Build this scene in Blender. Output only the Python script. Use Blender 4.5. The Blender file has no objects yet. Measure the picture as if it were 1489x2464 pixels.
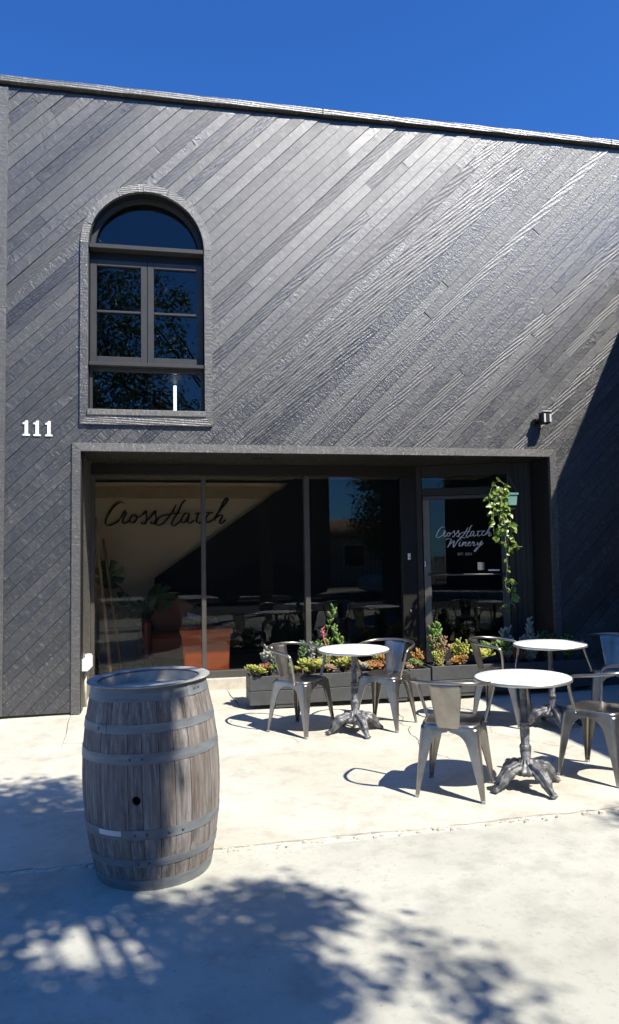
import bpy, bmesh, math, random
from math import sin, cos, pi, radians, sqrt, atan2
from mathutils import Vector, Matrix
random.seed(11)
SC = bpy.context.scene
COL = SC.collection

# ---------------------------------------------------------------- camera, sky, sun, exposure
yaw, pitch, roll = radians(11.2), radians(3.5), math.atan(.0155)
cam = bpy.data.cameras.new('camera'); camo = bpy.data.objects.new('camera', cam); COL.objects.link(camo)
fw = Vector((sin(yaw)*cos(pitch), cos(yaw)*cos(pitch), sin(pitch)))
r0 = Vector((cos(yaw), -sin(yaw), 0)); u0 = r0.cross(fw)
rt = r0*cos(roll)-u0*sin(roll); up = u0*cos(roll)+r0*sin(roll)
camo.matrix_world = Matrix(((rt.x, up.x, -fw.x, 0), (rt.y, up.y, -fw.y, -7.3), (rt.z, up.z, -fw.z, 1.5), (0, 0, 0, 1)))
cam.sensor_fit = 'VERTICAL'; cam.sensor_height = 36; cam.lens = 36*1750/2463
cam.clip_end = 1500; cam.clip_start = .05
SC.camera = camo

SUN = Vector((.484, -.64, 1.0)).normalized()          # towards the sun
world = bpy.data.worlds.new("World"); SC.world = world; world.use_nodes = True
wn = world.node_tree.nodes; wl = world.node_tree.links
bg = wn['Background']
sky = wn.new('ShaderNodeTexSky'); sky.sky_type = 'NISHITA'; sky.sun_disc = False
sky.sun_elevation = math.asin(SUN.z); sky.sun_rotation = atan2(SUN.x, SUN.y)
sky.air_density = 1.0; sky.dust_density = .15; sky.ozone_density = 3.0; sky.altitude = 200
tn = wn.new('ShaderNodeMix'); tn.data_type = 'RGBA'; tn.blend_type = 'MULTIPLY'; tn.inputs[0].default_value = 1
tn.inputs[7].default_value = (.50, 1.22, 2.30, 1)              # deep polarised blue of the photograph's sky
wl.new(sky.outputs[0], tn.inputs[6]); wl.new(tn.outputs[2], bg.inputs[0]); bg.inputs[1].default_value = .051
sl = bpy.data.lights.new('sun', 'SUN'); slo = bpy.data.objects.new('sun', sl); COL.objects.link(slo)
sl.energy = 5.0; sl.angle = radians(.53); sl.color = (1, .955, .87)
slo.rotation_euler = SUN.to_track_quat('Z', 'Y').to_euler(); slo.location = (6, -8, 14)
SC.view_settings.view_transform = 'Standard'; SC.view_settings.look = 'None'
SC.view_settings.exposure = .74; SC.view_settings.gamma = 1
SC.view_settings.use_curve_mapping = False

# ---------------------------------------------------------------- helpers
def sm01(t):
    t = min(1, max(0, t)); return t*t*(3-2*t)
def G(x, y):                                           # height of the paving
    return .011*(min(x, 9)-1.3)+.003*max(y, -12)+.07*sm01((y+2)/2.5)*sm01((3-x)/4)

class MB:
    def __init__(s): s.v = []; s.f = []; s.sm = []; s.mi = []
    def add(s, vs, fs, smooth=False, mi=0):
        o = len(s.v); s.v += [tuple(v) for v in vs]
        for f in fs: s.f.append(tuple(i+o for i in f)); s.sm.append(smooth); s.mi.append(mi)
        return s
    def box(s, x0, x1, y0, y1, z0, z1, M=None, mi=0):
        vs = [Vector((x, y, z)) for z in (z0, z1) for y in (y0, y1) for x in (x0, x1)]
        if M: vs = [M @ v for v in vs]
        return s.add(vs, [(0, 2, 3, 1), (4, 5, 7, 6), (0, 1, 5, 4), (2, 6, 7, 3), (0, 4, 6, 2), (1, 3, 7, 5)], False, mi)
    def bbox(s, x0, x1, y0, y1, z0, z1, b=.004, M=None):  # chamfered box
        bm = bmesh.new(); bmesh.ops.create_cube(bm, size=1)
        for v in bm.verts: v.co = Vector(((x0+x1)/2+v.co.x*(x1-x0), (y0+y1)/2+v.co.y*(y1-y0), (z0+z1)/2+v.co.z*(z1-z0)))
        bmesh.ops.bevel(bm, geom=bm.edges[:], offset=b, segments=1, affect='EDGES')
        vs = [(M @ v.co) if M else v.co.copy() for v in bm.verts]
        bm.verts.index_update(); fs = [[v.index for v in f.verts] for f in bm.faces]; bm.free()
        return s.add(vs, fs)
    def tube(s, path, rad, n=8, caps=True, smooth=True):
        P = [Vector(p) for p in path]; R = rad if isinstance(rad, (list, tuple)) else [rad]*len(P)
        vs = []; prev = None
        for i, p in enumerate(P):
            t = (P[min(i+1, len(P)-1)]-P[max(i-1, 0)])
            t = t.normalized() if t.length > 1e-9 else Vector((0, 0, 1))
            if prev is None:
                a = t.orthogonal().normalized()
            else:
                a = (prev-t*prev.dot(t)); a = a.normalized() if a.length > 1e-6 else t.orthogonal().normalized()
            prev = a; b = t.cross(a)
            for k in range(n):
                w = 2*pi*k/n; vs.append(p+a*cos(w)*R[i]+b*sin(w)*R[i])
        fs = [(i*n+k, i*n+(k+1) % n, (i+1)*n+(k+1) % n, (i+1)*n+k) for i in range(len(P)-1) for k in range(n)]
        s.add(vs, fs, smooth)
        if caps:
            o = len(s.v)-len(vs); s.f.append(tuple(o+k for k in range(n))[::-1]); s.sm.append(False); s.mi.append(0)
            o2 = o+(len(P)-1)*n; s.f.append(tuple(o2+k for k in range(n))); s.sm.append(False); s.mi.append(0)
        return s
    def lathe(s, prof, n=24, c=(0, 0, 0), smooth=True, closed=False, flute=None):
        vs = []; m = len(prof)
        for (r, z) in prof:
            for k in range(n):
                w = 2*pi*k/n; rr = r*(1+(flute(z, w) if flute else 0)); vs.append((c[0]+rr*cos(w), c[1]+rr*sin(w), c[2]+z))
        rng = range(m) if closed else range(m-1)
        fs = [(i*n+k, i*n+(k+1) % n, ((i+1) % m)*n+(k+1) % n, ((i+1) % m)*n+k) for i in rng for k in range(n)]
        return s.add(vs, fs, smooth)
    def prism(s, poly, h0, h1, axis='Y', M=None):        # polygon in (a,b) extruded along axis
        n = len(poly)
        def P(a, b, h): return Vector((a, h, b)) if axis == 'Y' else (Vector((a, b, h)) if axis == 'Z' else Vector((h, a, b)))
        vs = [P(a, b, h0) for a, b in poly]+[P(a, b, h1) for a, b in poly]
        if M: vs = [M @ v for v in vs]
        fs = [tuple(range(n)), tuple(range(2*n-1, n-1, -1))]+[(i, i+n, (i+1) % n+n, (i+1) % n) for i in range(n)]
        return s.add(vs, fs)
    def mesh(s, name, mats):
        me = bpy.data.meshes.new(name); me.from_pydata(s.v, [], s.f)
        for m in (mats if isinstance(mats, (list, tuple)) else [mats]): me.materials.append(m)
        me.polygons.foreach_set('use_smooth', s.sm); me.polygons.foreach_set('material_index', s.mi)
        bm = bmesh.new(); bm.from_mesh(me); bmesh.ops.recalc_face_normals(bm, faces=bm.faces[:]); bm.to_mesh(me); bm.free()
        me.update(); return me
    def build(s, name, mats, parent=None, loc=None, M=None, recalc=True):
        o = bpy.data.objects.new(name, s.mesh(name, mats)); COL.objects.link(o)
        if parent: o.parent = parent
        if loc: o.location = loc
        if M is not None: o.matrix_local = M
        return o

def obj(name, me, parent=None, M=None):
    o = bpy.data.objects.new(name, me); COL.objects.link(o)
    if parent: o.parent = parent
    if M is not None: o.matrix_local = M
    return o
def tag(o, label=None, cat=None, group=None, kind=None):
    if label: o['label'] = label
    if cat: o['category'] = cat
    if group: o['group'] = group
    if kind: o['kind'] = kind
    return o
def thing(name, label, cat, loc=(0, 0, 0), rz=0, group=None):
    o = bpy.data.objects.new(name, None); COL.objects.link(o); o.location = loc; o.rotation_euler = (0, 0, rz)
    o.empty_display_size = .1
    return tag(o, label, cat, group)
def copy_tree(o, parent=None):
    c = o.copy(); COL.objects.link(c)
    if parent: c.parent = parent
    for ch in list(o.children): copy_tree(ch, c)
    return c
def spline(pts, n=5, closed=False):                      # Catmull-Rom
    P = [Vector(p) for p in pts]; out = []; N = len(P)
    g = (lambda i: P[i % N]) if closed else (lambda i: P[min(max(i, 0), N-1)])
    for i in range(N if closed else N-1):
        a, b, c, d = g(i-1), g(i), g(i+1), g(i+2)
        for k in range(n):
            t = k/n
            out.append(.5*((2*b)+(c-a)*t+(2*a-5*b+4*c-d)*t*t+(3*b-a-3*c+d)*t**3))
    if not closed: out.append(P[-1])
    return out
def smap(x, xs, ys):
    if x <= xs[0]: return ys[0]
    for i in range(len(xs)-1):
        if x <= xs[i+1]: return ys[i]+(ys[i+1]-ys[i])*(x-xs[i])/(xs[i+1]-xs[i])
    return ys[-1]

# ---------------------------------------------------------------- materials
class N:                                                  # tiny node helper
    def __init__(s, name):
        s.m = bpy.data.materials.new(name); s.m.use_nodes = True
        s.t = s.m.node_tree; s.b = s.t.nodes['Principled BSDF']; s.out = s.t.nodes['Material Output']
    def n(s, typ, **k):
        x = s.t.nodes.new('ShaderNode'+typ)
        for a, v in k.items():
            if a.startswith('i_'): x.inputs[int(a[2:])].default_value = v
            else: setattr(x, a, v)
        return x
    def l(s, a, b): s.t.links.new(a, b)
    def coord(s, kind='Object', scale=(1, 1, 1), rand=0):
        tc = s.n('TexCoord'); mp = s.n('Mapping'); mp.inputs['Scale'].default_value = scale
        if rand:
            oi = s.n('ObjectInfo'); mm = s.n('Math', operation='MULTIPLY'); mm.inputs[1].default_value = rand
            s.l(oi.outputs['Random'], mm.inputs[0]); cx = s.n('CombineXYZ')
            for i in range(3): s.l(mm.outputs[0], cx.inputs[i])
            s.l(cx.outputs[0], mp.inputs['Location'])
        s.l(tc.outputs[kind], mp.inputs['Vector']); return mp.outputs[0]
    def noise(s, vec, scale=5, detail=4, rough=.55, dist=0):
        x = s.n('TexNoise'); x.inputs['Scale'].default_value = scale; x.inputs['Detail'].default_value = detail
        x.inputs['Roughness'].default_value = rough; x.inputs['Distortion'].default_value = dist
        s.l(vec, x.inputs['Vector']); return x.outputs['Fac']
    def ramp(s, fac, stops):
        r = s.n('ValToRGB'); e = r.color_ramp.elements
        while len(e) < len(stops): e.new(.5)
        for i, (p, c) in enumerate(stops):
            e[i].position = p; e[i].color = (c, c, c, 1) if not isinstance(c, tuple) else (*c, 1)
        s.l(fac, r.inputs[0]); return r.outputs[0]
    def mix(s, f, a, b, typ='MIX'):
        x = s.n('Mix', data_type='RGBA', blend_type=typ)
        for sock, v in ((x.inputs[0], f), (x.inputs[6], a), (x.inputs[7], b)):
            if hasattr(v, 'links'): s.l(v, sock)
            elif isinstance(v, tuple): sock.default_value = (*v, 1)
            else: sock.default_value = v
        return x.outputs[2]
    def math(s, op, a, b=None, clamp=False):
        x = s.n('Math', operation=op); x.use_clamp = clamp
        for i, v in enumerate((a, b)):
            if v is None: continue
            if hasattr(v, 'links'): s.l(v, x.inputs[i])
            else: x.inputs[i].default_value = v
        return x.outputs[0]
    def bump(s, h, strength=.3, dist=.01, prev=None):
        b = s.n('Bump'); b.inputs['Strength'].default_value = strength; b.inputs['Distance'].default_value = dist
        s.l(h, b.inputs['Height'])
        if prev: s.l(prev, b.inputs['Normal'])
        return b.outputs[0]
    def set(s, color=None, rough=None, metal=None, normal=None, spec=None):
        for nm, v in (('Base Color', color), ('Roughness', rough), ('Metallic', metal), ('Normal', normal), ('Specular IOR Level', spec)):
            if v is None: continue
            if hasattr(v, 'links'): s.l(v, s.b.inputs[nm])
            elif isinstance(v, tuple): s.b.inputs[nm].default_value = (*v, 1)
            else: s.b.inputs[nm].default_value = v
        return s.m

def simple(name, col, rough=.6, metal=0, var=.12, scale=8, bump=.0, spec=.5):
    m = N(name); v = m.coord('Object', rand=10); f = m.noise(v, scale, 5)
    c = m.mix(m.ramp(f, [(.3, 0.), (.7, 1.)]), tuple(k*(1-var) for k in col), tuple(min(1, k*(1+var)) for k in col))
    nm = m.bump(m.noise(v, scale*6, 4), bump, .004) if bump else None
    return m.set(c, rough, metal, nm, spec)

def painted_board(name, saw=1.0, axis='x', base=.0125, spec=1.0):
    """black stained rough-sawn timber; board length along local x (or z)"""
    m = N(name)
    L = (1, 1, 1)
    if axis == 'x': cross, along = (55, 6, 16), (1.6, 30, 60)
    elif axis == 'z': cross, along = (14, 6, 55), (50, 30, 1.6)
    vc = m.coord('Object', cross, 60); va = m.coord('Object', along, 45)
    iso = m.coord('Object', (1, 1, 1), 30)
    oi = m.n('ObjectInfo'); rnd = oi.outputs['Random']
    sawm = m.noise(vc, 1, 3, .6, .4)                      # saw kerf ridges across the board
    grain = m.noise(va, 1, 4, .6, .6)                     # grain along it
    if axis == 'x': wv = m.coord('Object', (1.1, 1, 9), 25)
    else: wv = m.coord('Object', (9, 1, 1.1), 25)
    wave = m.n('TexWave', wave_type='RINGS', rings_direction='Y'); wave.inputs['Scale'].default_value = 1.6
    wave.inputs['Distortion'].default_value = 5.0; wave.inputs['Detail'].default_value = 2; wave.inputs['Detail Scale'].default_value = .8
    m.l(wv, wave.inputs['Vector'])
    patch = m.ramp(m.noise(iso, 3.5, 3), [(.35, 0.), (.65, 1.)])
    k1 = m.ramp(m.math('FRACT', m.math('MULTIPLY', rnd, 7.31)), [(.55, 1.), (.75, 0.)])     # 1 = saw textured
    geo = m.n('NewGeometry'); sx = m.n('SeparateXYZ'); m.l(geo.outputs['Position'], sx.inputs[0])
    h1 = m.math('MULTIPLY', sawm, m.math('MULTIPLY', k1, 1.0))
    inv = m.math('SUBTRACT', 1.0, k1)
    h2 = m.math('MULTIPLY', m.math('ADD', m.math('MULTIPLY', wave.outputs['Fac'], .5), m.math('MULTIPLY', grain, .8)), inv)
    h = m.math('ADD', h1, h2)
    fine = m.noise(iso, 75, 3, .8)
    chip = m.noise(m.coord('Object', (52, 30, 40) if axis == 'x' else (40, 30, 52), 20), 1, 4, .7, .8)
    h = m.math('ADD', h, m.math('MULTIPLY', chip, 1.1))
    h = m.math('ADD', h, m.math('MULTIPLY', fine, .45))
    nrm = m.bump(h, .6*saw, .006)
    c = m.mix(m.math('FRACT', m.math('MULTIPLY', rnd, 13.7)), (base*.85, base*.8, base*.68), (base*1.4, base*1.3, base*1.1))
    c = m.mix(m.math('MULTIPLY', m.ramp(m.math('MULTIPLY', m.math('ADD', sawm, fine), .5), [(.52, 0.), (.68, 1.)]), .8), c, (base*5.2, base*4.9, base*4.3))
    fl = m.noise(m.coord('Object', (34, 20, 13) if axis == 'x' else (13, 20, 34), 33), 1, 4, .75, .3)
    dens = m.math('MULTIPLY', m.math('ADD', patch, m.math('FRACT', m.math('MULTIPLY', rnd, 5.13))), .5)
    c = m.mix(m.math('MULTIPLY', m.ramp(fl, [(.53, 0.), (.66, 1.)]), m.math('ADD', m.math('MULTIPLY', dens, .8), .1)), c, (.115, .11, .098))  # pale flecks paint the sparkle of light on the boards
    c = m.mix(m.math('MULTIPLY', m.ramp(fl, [(.30, 1.), (.44, 0.)]), .7), c, (.004, .004, .0035))
    ro = m.math('ADD', m.math('MULTIPLY', m.math('FRACT', m.math('MULTIPLY', rnd, 3.77)), .17), .30)
    ro = m.math('ADD', ro, m.math('MULTIPLY', patch, .06)); ro = m.math('ADD', ro, m.math('MULTIPLY', m.ramp(m.math('MULTIPLY', m.math('ADD', sawm, fine), .5), [(.4, 1.), (.6, 0.)]), .16)); ro = m.math('SUBTRACT', ro, .05)
    m.b.inputs['IOR'].default_value = 1.5+.12*spec; return m.set(c, ro, 0., nrm, spec)

M_BOARD = painted_board('black_sawn_boards')
M_TRIMX = painted_board('black_sawn_trim', 1.1, 'x', .085, 1.0)
M_TRIMZ = painted_board('black_sawn_trim_upright', 1.1, 'z', .032)
M_BLACK = simple('black_paint', (.009, .009, .0095), .5, 0, .2)
M_FRAME = simple('dark_bronze_frame', (.018, .016, .014), .45, .0, .15, spec=.3)
M_SASH = simple('dark_grey_sash_paint', (.042, .042, .042), .45, 0, .12)
M_WHITE = simple('white_enamel', (.8, .8, .78), .35, 0, .03)
M_WHITEP = simple('white_plastic', (.78, .78, .76), .4, 0, .03)
M_NUM = simple('white_number_paint', (.82, .82, .82), .4, 0, .02)

def glass(name, tint=(.75, .78, .76), refl=1.35):
    m = N(name); m.t.nodes.remove(m.b)
    tr = m.n('BsdfTransparent'); tr.inputs[0].default_value = (*tint, 1)
    gl = m.n('BsdfGlossy'); gl.inputs['Roughness'].default_value = .0; gl.inputs[0].default_value = (.97, 1, .99, 1)
    fr = m.n('Fresnel'); fr.inputs[0].default_value = 1.5
    mx = m.n('MixShader'); m.l(m.math('MULTIPLY', fr.outputs[0], refl, True), mx.inputs[0]); m.l(tr.outputs[0], mx.inputs[1]); m.l(gl.outputs[0], mx.inputs[2])
    m.l(mx.outputs[0], m.out.inputs[0]); return m.m
M_GLASS = glass('window_glass', (.75, .78, .76), .95)
M_GLASSD = glass('tinted_window_glass', (.86, .86, .84), .55)

def concrete(name, c1, c2, dark=.75, sc=1.0, cracks=1.0):
    m = N(name); v = m.coord('Object', (1, 1, 1))
    big = m.noise(v, .8*sc, 6, .6, .3); mid = m.noise(v, 5*sc, 6, .65); fine = m.noise(v, 130, 4, .7); grit = m.noise(v, 28, 6, .75)
    c = m.mix(m.ramp(big, [(.3, 0.), (.7, 1.)]), c1, c2)
    c = m.mix(m.math('MULTIPLY', m.ramp(mid, [(.48, 0.), (.7, 1.)]), .55), c, tuple(k*dark for k in c1))
    st = m.n('TexVoronoi', feature='DISTANCE_TO_EDGE'); st.inputs['Scale'].default_value = .55
    dv = m.n('VectorMath', operation='ADD'); nz = m.n('TexNoise'); nz.inputs['Scale'].default_value = 2.2; nz.inputs['Detail'].default_value = 5
    m.l(v, nz.inputs['Vector']); sc2 = m.n('VectorMath', operation='SCALE'); sc2.inputs['Scale'].default_value = .35
    m.l(nz.outputs['Color'], sc2.inputs[0]); m.l(v, dv.inputs[0]); m.l(sc2.outputs[0], dv.inputs[1]); m.l(dv.outputs[0], st.inputs['Vector'])
    c = m.mix(m.math('MULTIPLY', m.ramp(grit, [(.54, 0.), (.68, 1.)]), .38), c, tuple(k*.62 for k in c1))
    c = m.mix(m.math('MULTIPLY', m.ramp(fine, [(.60, 0.), (.74, 1.)]), .25), c, tuple(k*.5 for k in c1))
    spots = m.n('TexVoronoi', feature='F1'); spots.inputs['Scale'].default_value = 9; m.l(v, spots.inputs['Vector'])
    c = m.mix(m.math('MULTIPLY', m.ramp(spots.outputs['Distance'], [(.03, 1.), (.07, 0.)]), .4), c, tuple(k*.35 for k in c1))
    crk = m.ramp(st.outputs['Distance'], [(.0, 1.), (.004, 0.)])
    keep = m.ramp(m.noise(v, .5, 2), [(.52, 0.), (.58, 1.)])
    ck = m.math('MULTIPLY', m.math('MULTIPLY', crk, keep), cracks)
    c = m.mix(m.math('MULTIPLY', ck, .55), c, tuple(k*.3 for k in c1))
    h = m.math('ADD', m.math('MULTIPLY', fine, .4), m.math('ADD', m.math('MULTIPLY', grit, .5), m.math('MULTIPLY', mid, .6)))
    h = m.math('SUBTRACT', h, ck)
    return m.set(c, .88, 0., m.bump(h, .35, .006), .3)
M_PATIO = concrete('patio_concrete', (.44, .405, .325), (.60, .572, .482))
M_WALK = concrete('pavement_concrete', (.375, .367, .305), (.515, .505, .43), .7, .8, 0)
M_CURB = concrete('curb_concrete', (.46, .41, .33), (.55, .50, .42), .6, 2)
M_MORTAR = concrete('crumbled_mortar', (.46, .425, .345), (.60, .565, .48), .5, 6)
M_JOINT = simple('joint_dirt', (.06, .05, .04), .95, 0, .3, 30)
M_CRACK = simple('crack_dirt', (.16, .13, .10), .95, 0, .3, 30)
M_ROAD = concrete('road_asphalt', (.05, .05, .052), (.06, .06, .062), .8)

def barrel_wood():
    m = N('weathered_oak'); v = m.coord('Object', (14, 14, 1.1), 9); f = m.coord('Object', (60, 60, 4), 14); iso = m.coord('Object', (1, 1, 1), 5)
    g = m.noise(v, 1, 6, .65, .5); g2 = m.noise(f, 1, 5, .7, .4); big = m.noise(iso, 3, 4)
    oi = m.n('ObjectInfo')
    c = m.mix(m.ramp(g, [(.3, 0.), (.7, 1.)]), (.075, .066, .06), (.27, .247, .225))
    c = m.mix(m.math('MULTIPLY', m.ramp(g2, [(.5, 0.), (.72, 1.)]), .6), c, (.44, .415, .385))
    c = m.mix(m.math('MULTIPLY', m.ramp(g2, [(.30, 1.), (.45, 0.)]), .85), c, (.045, .034, .027))
    c = m.mix(m.math('MULTIPLY', m.ramp(big, [(.45, 0.), (.7, 1.)]), .45), c, (.13, .085, .065))
    c = m.mix(m.math('MULTIPLY', oi.outputs['Random'], .3), c, (.13, .11, .095))
    h = m.math('ADD', g, m.math('MULTIPLY', g2, .8))
    return m.set(c, .8, 0., m.bump(h, .6, .006), .3)
M_OAK = barrel_wood()
def galv():
    m = N('galvanised_hoop'); v = m.coord('Object', (3, 3, 18), 8); iso = m.coord('Object', (1, 1, 1), 5)
    a = m.noise(v, 2, 5, .6); b = m.noise(iso, 22, 5, .7)
    c = m.mix(m.ramp(a, [(.3, 0.), (.7, 1.)]), (.12, .13, .14), (.22, .235, .24))
    c = m.mix(m.math('MULTIPLY', m.ramp(b, [(.55, 0.), (.75, 1.)]), .5), c, (.19, .165, .15))
    return m.set(c, m.math('ADD', m.math('MULTIPLY', b, .2), .5), .25, m.bump(b, .4, .003), .35)
M_GALV = galv()
def gunmetal():
    m = N('brushed_gunmetal'); v = m.coord('Object', (1, 1, 1), 7); a = m.noise(v, 7, 5, .6); b = m.noise(m.coord('Object', (6, 60, 60), 5), 2, 3)
    c = m.mix(m.ramp(a, [(.3, 0.), (.7, 1.)]), (.22, .205, .185), (.37, .35, .325))
    ru = m.noise(v, 19, 6, .75)
    c = m.mix(m.math('MULTIPLY', m.ramp(ru, [(.62, 0.), (.74, 1.)]), .6), c, (.17, .09, .055))
    return m.set(c, m.math('ADD', m.math('MULTIPLY', a, .2), .22), .92, m.bump(b, .06, .002), .5)
M_GUN = gunmetal()
def castiron():
    m = N('painted_cast_iron'); v = m.coord('Object', (1, 1, 1), 3); a = m.noise(v, 14, 5, .7); b = m.noise(v, 60, 4)
    c = m.mix(m.ramp(a, [(.4, 0.), (.7, 1.)]), (.06, .06, .065), (.27, .27, .27))
    return m.set(c, .48, .35, m.bump(m.math('ADD', a, b), .45, .008), .5)
M_IRON = castiron()
M_PLANTER = simple('planter_paint', (.062, .064, .063), .55, 0, .14, 14, .12)
M_SOIL = simple('potting_soil', (.045, .03, .02), .95, 0, .4, 40, .6)

def leafmat(name, c1, c2, tr=.35, rough=.45, edge=None):
    m = N(name); v = m.coord('Object', (1, 1, 1), 9); a = m.noise(v, 25, 3)
    at = m.n('Attribute', attribute_name='tip'); 
    c = m.mix(m.ramp(a, [(.35, 0.), (.65, 1.)]), c1, c2)
    if edge: c = m.mix(m.ramp(at.outputs['Fac'], [(.45, 0.), (1., 1.)]), c, edge)
    tl = m.n('BsdfTranslucent'); m.l(c, tl.inputs[0]); mx = m.n('MixShader'); mx.inputs[0].default_value = tr
    m.set(c, rough, 0., None, .5); m.l(m.b.outputs[0], mx.inputs[1]); m.l(tl.outputs[0], mx.inputs[2]); m.l(mx.outputs[0], m.out.inputs[0])
    return m.m
M_LY = leafmat('yellow_green_leaf', (.30, .36, .05), (.48, .50, .12), .25, .4, (.55, .45, .12))
M_LG = leafmat('fresh_green_leaf', (.09, .20, .04), (.20, .32, .07), .3, .4, (.30, .36, .10))
M_LR = leafmat('red_brown_leaf', (.22, .05, .035), (.36, .13, .06), .2, .45, (.5, .25, .12))
M_LO = leafmat('orange_leaf', (.32, .13, .03), (.46, .30, .06), .25, .45, (.5, .22, .08))
M_LW = leafmat('powdery_grey_leaf', (.22, .26, .18), (.38, .40, .30), .1, .6, (.48, .40, .34))
M_LD = leafmat('dark_green_leaf', (.03, .07, .025), (.06, .12, .04), .2, .35, (.12, .18, .06))
M_LB = leafmat('dry_brown_leaf', (.22, .13, .07), (.34, .22, .13), .15, .7, (.4, .3, .2))
M_LP = leafmat('pink_bud', (.6, .12, .2), (.75, .3, .36), .2, .5)
M_STEM = simple('plant_stem', (.20, .12, .07), .7)
M_POTHOS = leafmat('vine_leaf', (.07, .16, .015), (.28, .36, .07), .25, .35, (.34, .40, .15))
M_TREE = leafmat('tree_leaf', (.045, .085, .02), (.09, .15, .035), .3, .5)
M_BARK = simple('tree_bark', (.10, .08, .06), .9, 0, .35, 12, .6)

# ---------------------------------------------------------------- ground
def sheet(name, x0, x1, y0, y1, nx, ny, mat, dz=0, wobble0=None, wobble1=None, label=None):
    mb = MB(); vs = []; fs = []
    for j in range(ny+1):
        for i in range(nx+1):
            x = x0+(x1-x0)*i/nx; y = y0+(y1-y0)*j/ny
            if j == 0 and wobble0: y += wobble0(x)
            if j == ny and wobble1: y += wobble1(x)
            vs.append((x, y, G(x, y)+dz))
    fs = [(j*(nx+1)+i, j*(nx+1)+i+1, (j+1)*(nx+1)+i+1, (j+1)*(nx+1)+i) for j in range(ny) for i in range(nx)]
    mb.add(vs, fs, True)
    me = bpy.data.meshes.new(name); me.from_pydata(mb.v, [], mb.f); me.materials.append(mat); me.update()
    me.polygons.foreach_set('use_smooth', [True]*len(me.polygons))
    o = obj(name, me); o['kind'] = 'structure'; return o
rj = random.Random(4)
tab = [rj.uniform(-1, 1) for _ in range(4000)]
def wob(x, f=18, a=.008, s=0):
    t = x*f+600+s; i = int(t); u = t-i; return a*(tab[i % 4000]*(1-u)+tab[(i+1) % 4000]*u)
edge_a = lambda x: wob(x, 22, .010)+wob(x, 60, .005, 99)+.012*sin(x*3.1)+.01*sin(x*7+1)
sheet('patio', -9, 12, -3.36, 1.5, 420, 24, M_PATIO, 0, edge_a)
# patio slab face at the joint (a real low step)
mb = MB(); xs = [-9+21*i/420 for i in range(421)]
vs = [(x, -3.36+edge_a(x), G(x, -3.36)) for x in xs]+[(x, -3.36+edge_a(x)-.004, G(x, -3.36)-.05) for x in xs]
mb.add(vs, [(i, i+1, i+422, i+421) for i in range(420)]); o = mb.build('patio_edge', M_CURB); o['kind'] = 'structure'
edge_b = lambda x: wob(x, 20, .009, 300)+wob(x, 70, .004, 500)+.018*sin(x*2.3+2)
sheet('pavement', -30, 30, -10.4, -3.37, 600, 30, M_WALK, -.012, None, lambda x: -.035+edge_b(x)*.8 if x > -.2 else .01)
sheet('pavement_bed', -30, 30, -10.4, -3.0, 60, 10, M_JOINT, -.05)
# crumbled mortar filling the joint, as irregular low lumps
mb = MB(); rr = random.Random(8)
for i in range(190):
    x = rr.uniform(-9, 9) if i > 130 else rr.uniform(-1, 4.2)*rr.uniform(.3, 1)
    y = -3.385+rr.gauss(0, .014); r = rr.uniform(.004, .017); n = rr.randint(5, 7); z = G(x, y)-.006+rr.uniform(-.004, .004); a0 = rr.random()*6
    base = [(x+r*1.7*cos(a0+2*pi*k/n)*rr.uniform(.7, 1.2), y+r*.8*sin(a0+2*pi*k/n)*rr.uniform(.7, 1.2)) for k in range(n)]
    vs = [(a, b, z-.02) for a, b in base]+[(x+(a-x)*.75, y+(b-y)*.75, z+rr.uniform(.002, .006)) for a, b in base]
    mb.add(vs, [tuple(range(n, 2*n))]+[(k, (k+1) % n, n+(k+1) % n, n+k) for k in range(n)])
o = mb.build('joint_mortar', M_MORTAR); o['kind'] = 'stuff'
mb = MB(); ys = -3.43
xs = [-9+18*i/360 for i in range(361)]
vs = [(x, -3.350+edge_a(x)*.5-.02, G(x, ys)-.004+wob(x, 30, .003)) for x in xs]+[(x, -3.408+edge_b(x)*.8, G(x, ys)-.016+wob(x, 25, .003, 40)) for x in xs]
mb.add(vs, [(i, i+1, i+362, i+361) for i in range(360)], True); o = mb.build('mortar_strip', M_MORTAR); o['kind'] = 'structure'
# joints running towards the house, thin recessed lines
def groove(name, pts, w, mat=M_JOINT, dz=.003):
    P = [Vector((p[0], p[1], 0)) for p in pts]; vs = []
    for i, p in enumerate(P):
        t = (P[min(i+1, len(P)-1)]-P[max(i-1, 0)]).normalized(); nn = Vector((-t.y, t.x, 0)); ww = w*random.uniform(.5, 1.2)*(1 if 0 < i < len(P)-1 else .2)
        for s in (-.5, .5):
            q = p+nn*s*ww; vs.append((q.x, q.y, G(q.x, q.y)+dz))
    mb = MB(); mb.add(vs, [(2*i, 2*i+1, 2*i+3, 2*i+2) for i in range(len(P)-1)]); o = mb.build(name, mat); o['kind'] = 'structure'; return o
groove('slab_joint', [(.66, .88), (.67, .5), (.70, .2), (.71, -.1)], .012)
groove('slab_joint', [(-.885, .0), (-.875, -.3), (-.84, -.7), (-.83, -1.1)], .008, M_CRACK)
cr = [(2.15, -.5), (2.11, -.876), (2.05, -1.0), (2.06, -1.18), (1.99, -1.38), (2.0, -1.55), (1.96, -1.71), (1.95, -1.95), (2.02, -2.1), (2.07, -2.2)]
pp = []
for a, b in zip(cr[:-1], cr[1:]):
    for k in range(5):
        t = k/5; pp.append((a[0]+(b[0]-a[0])*t+random.gauss(0, .008), a[1]+(b[1]-a[1])*t+random.gauss(0, .006)))
groove('slab_crack', pp, .006, M_CRACK)
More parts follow.
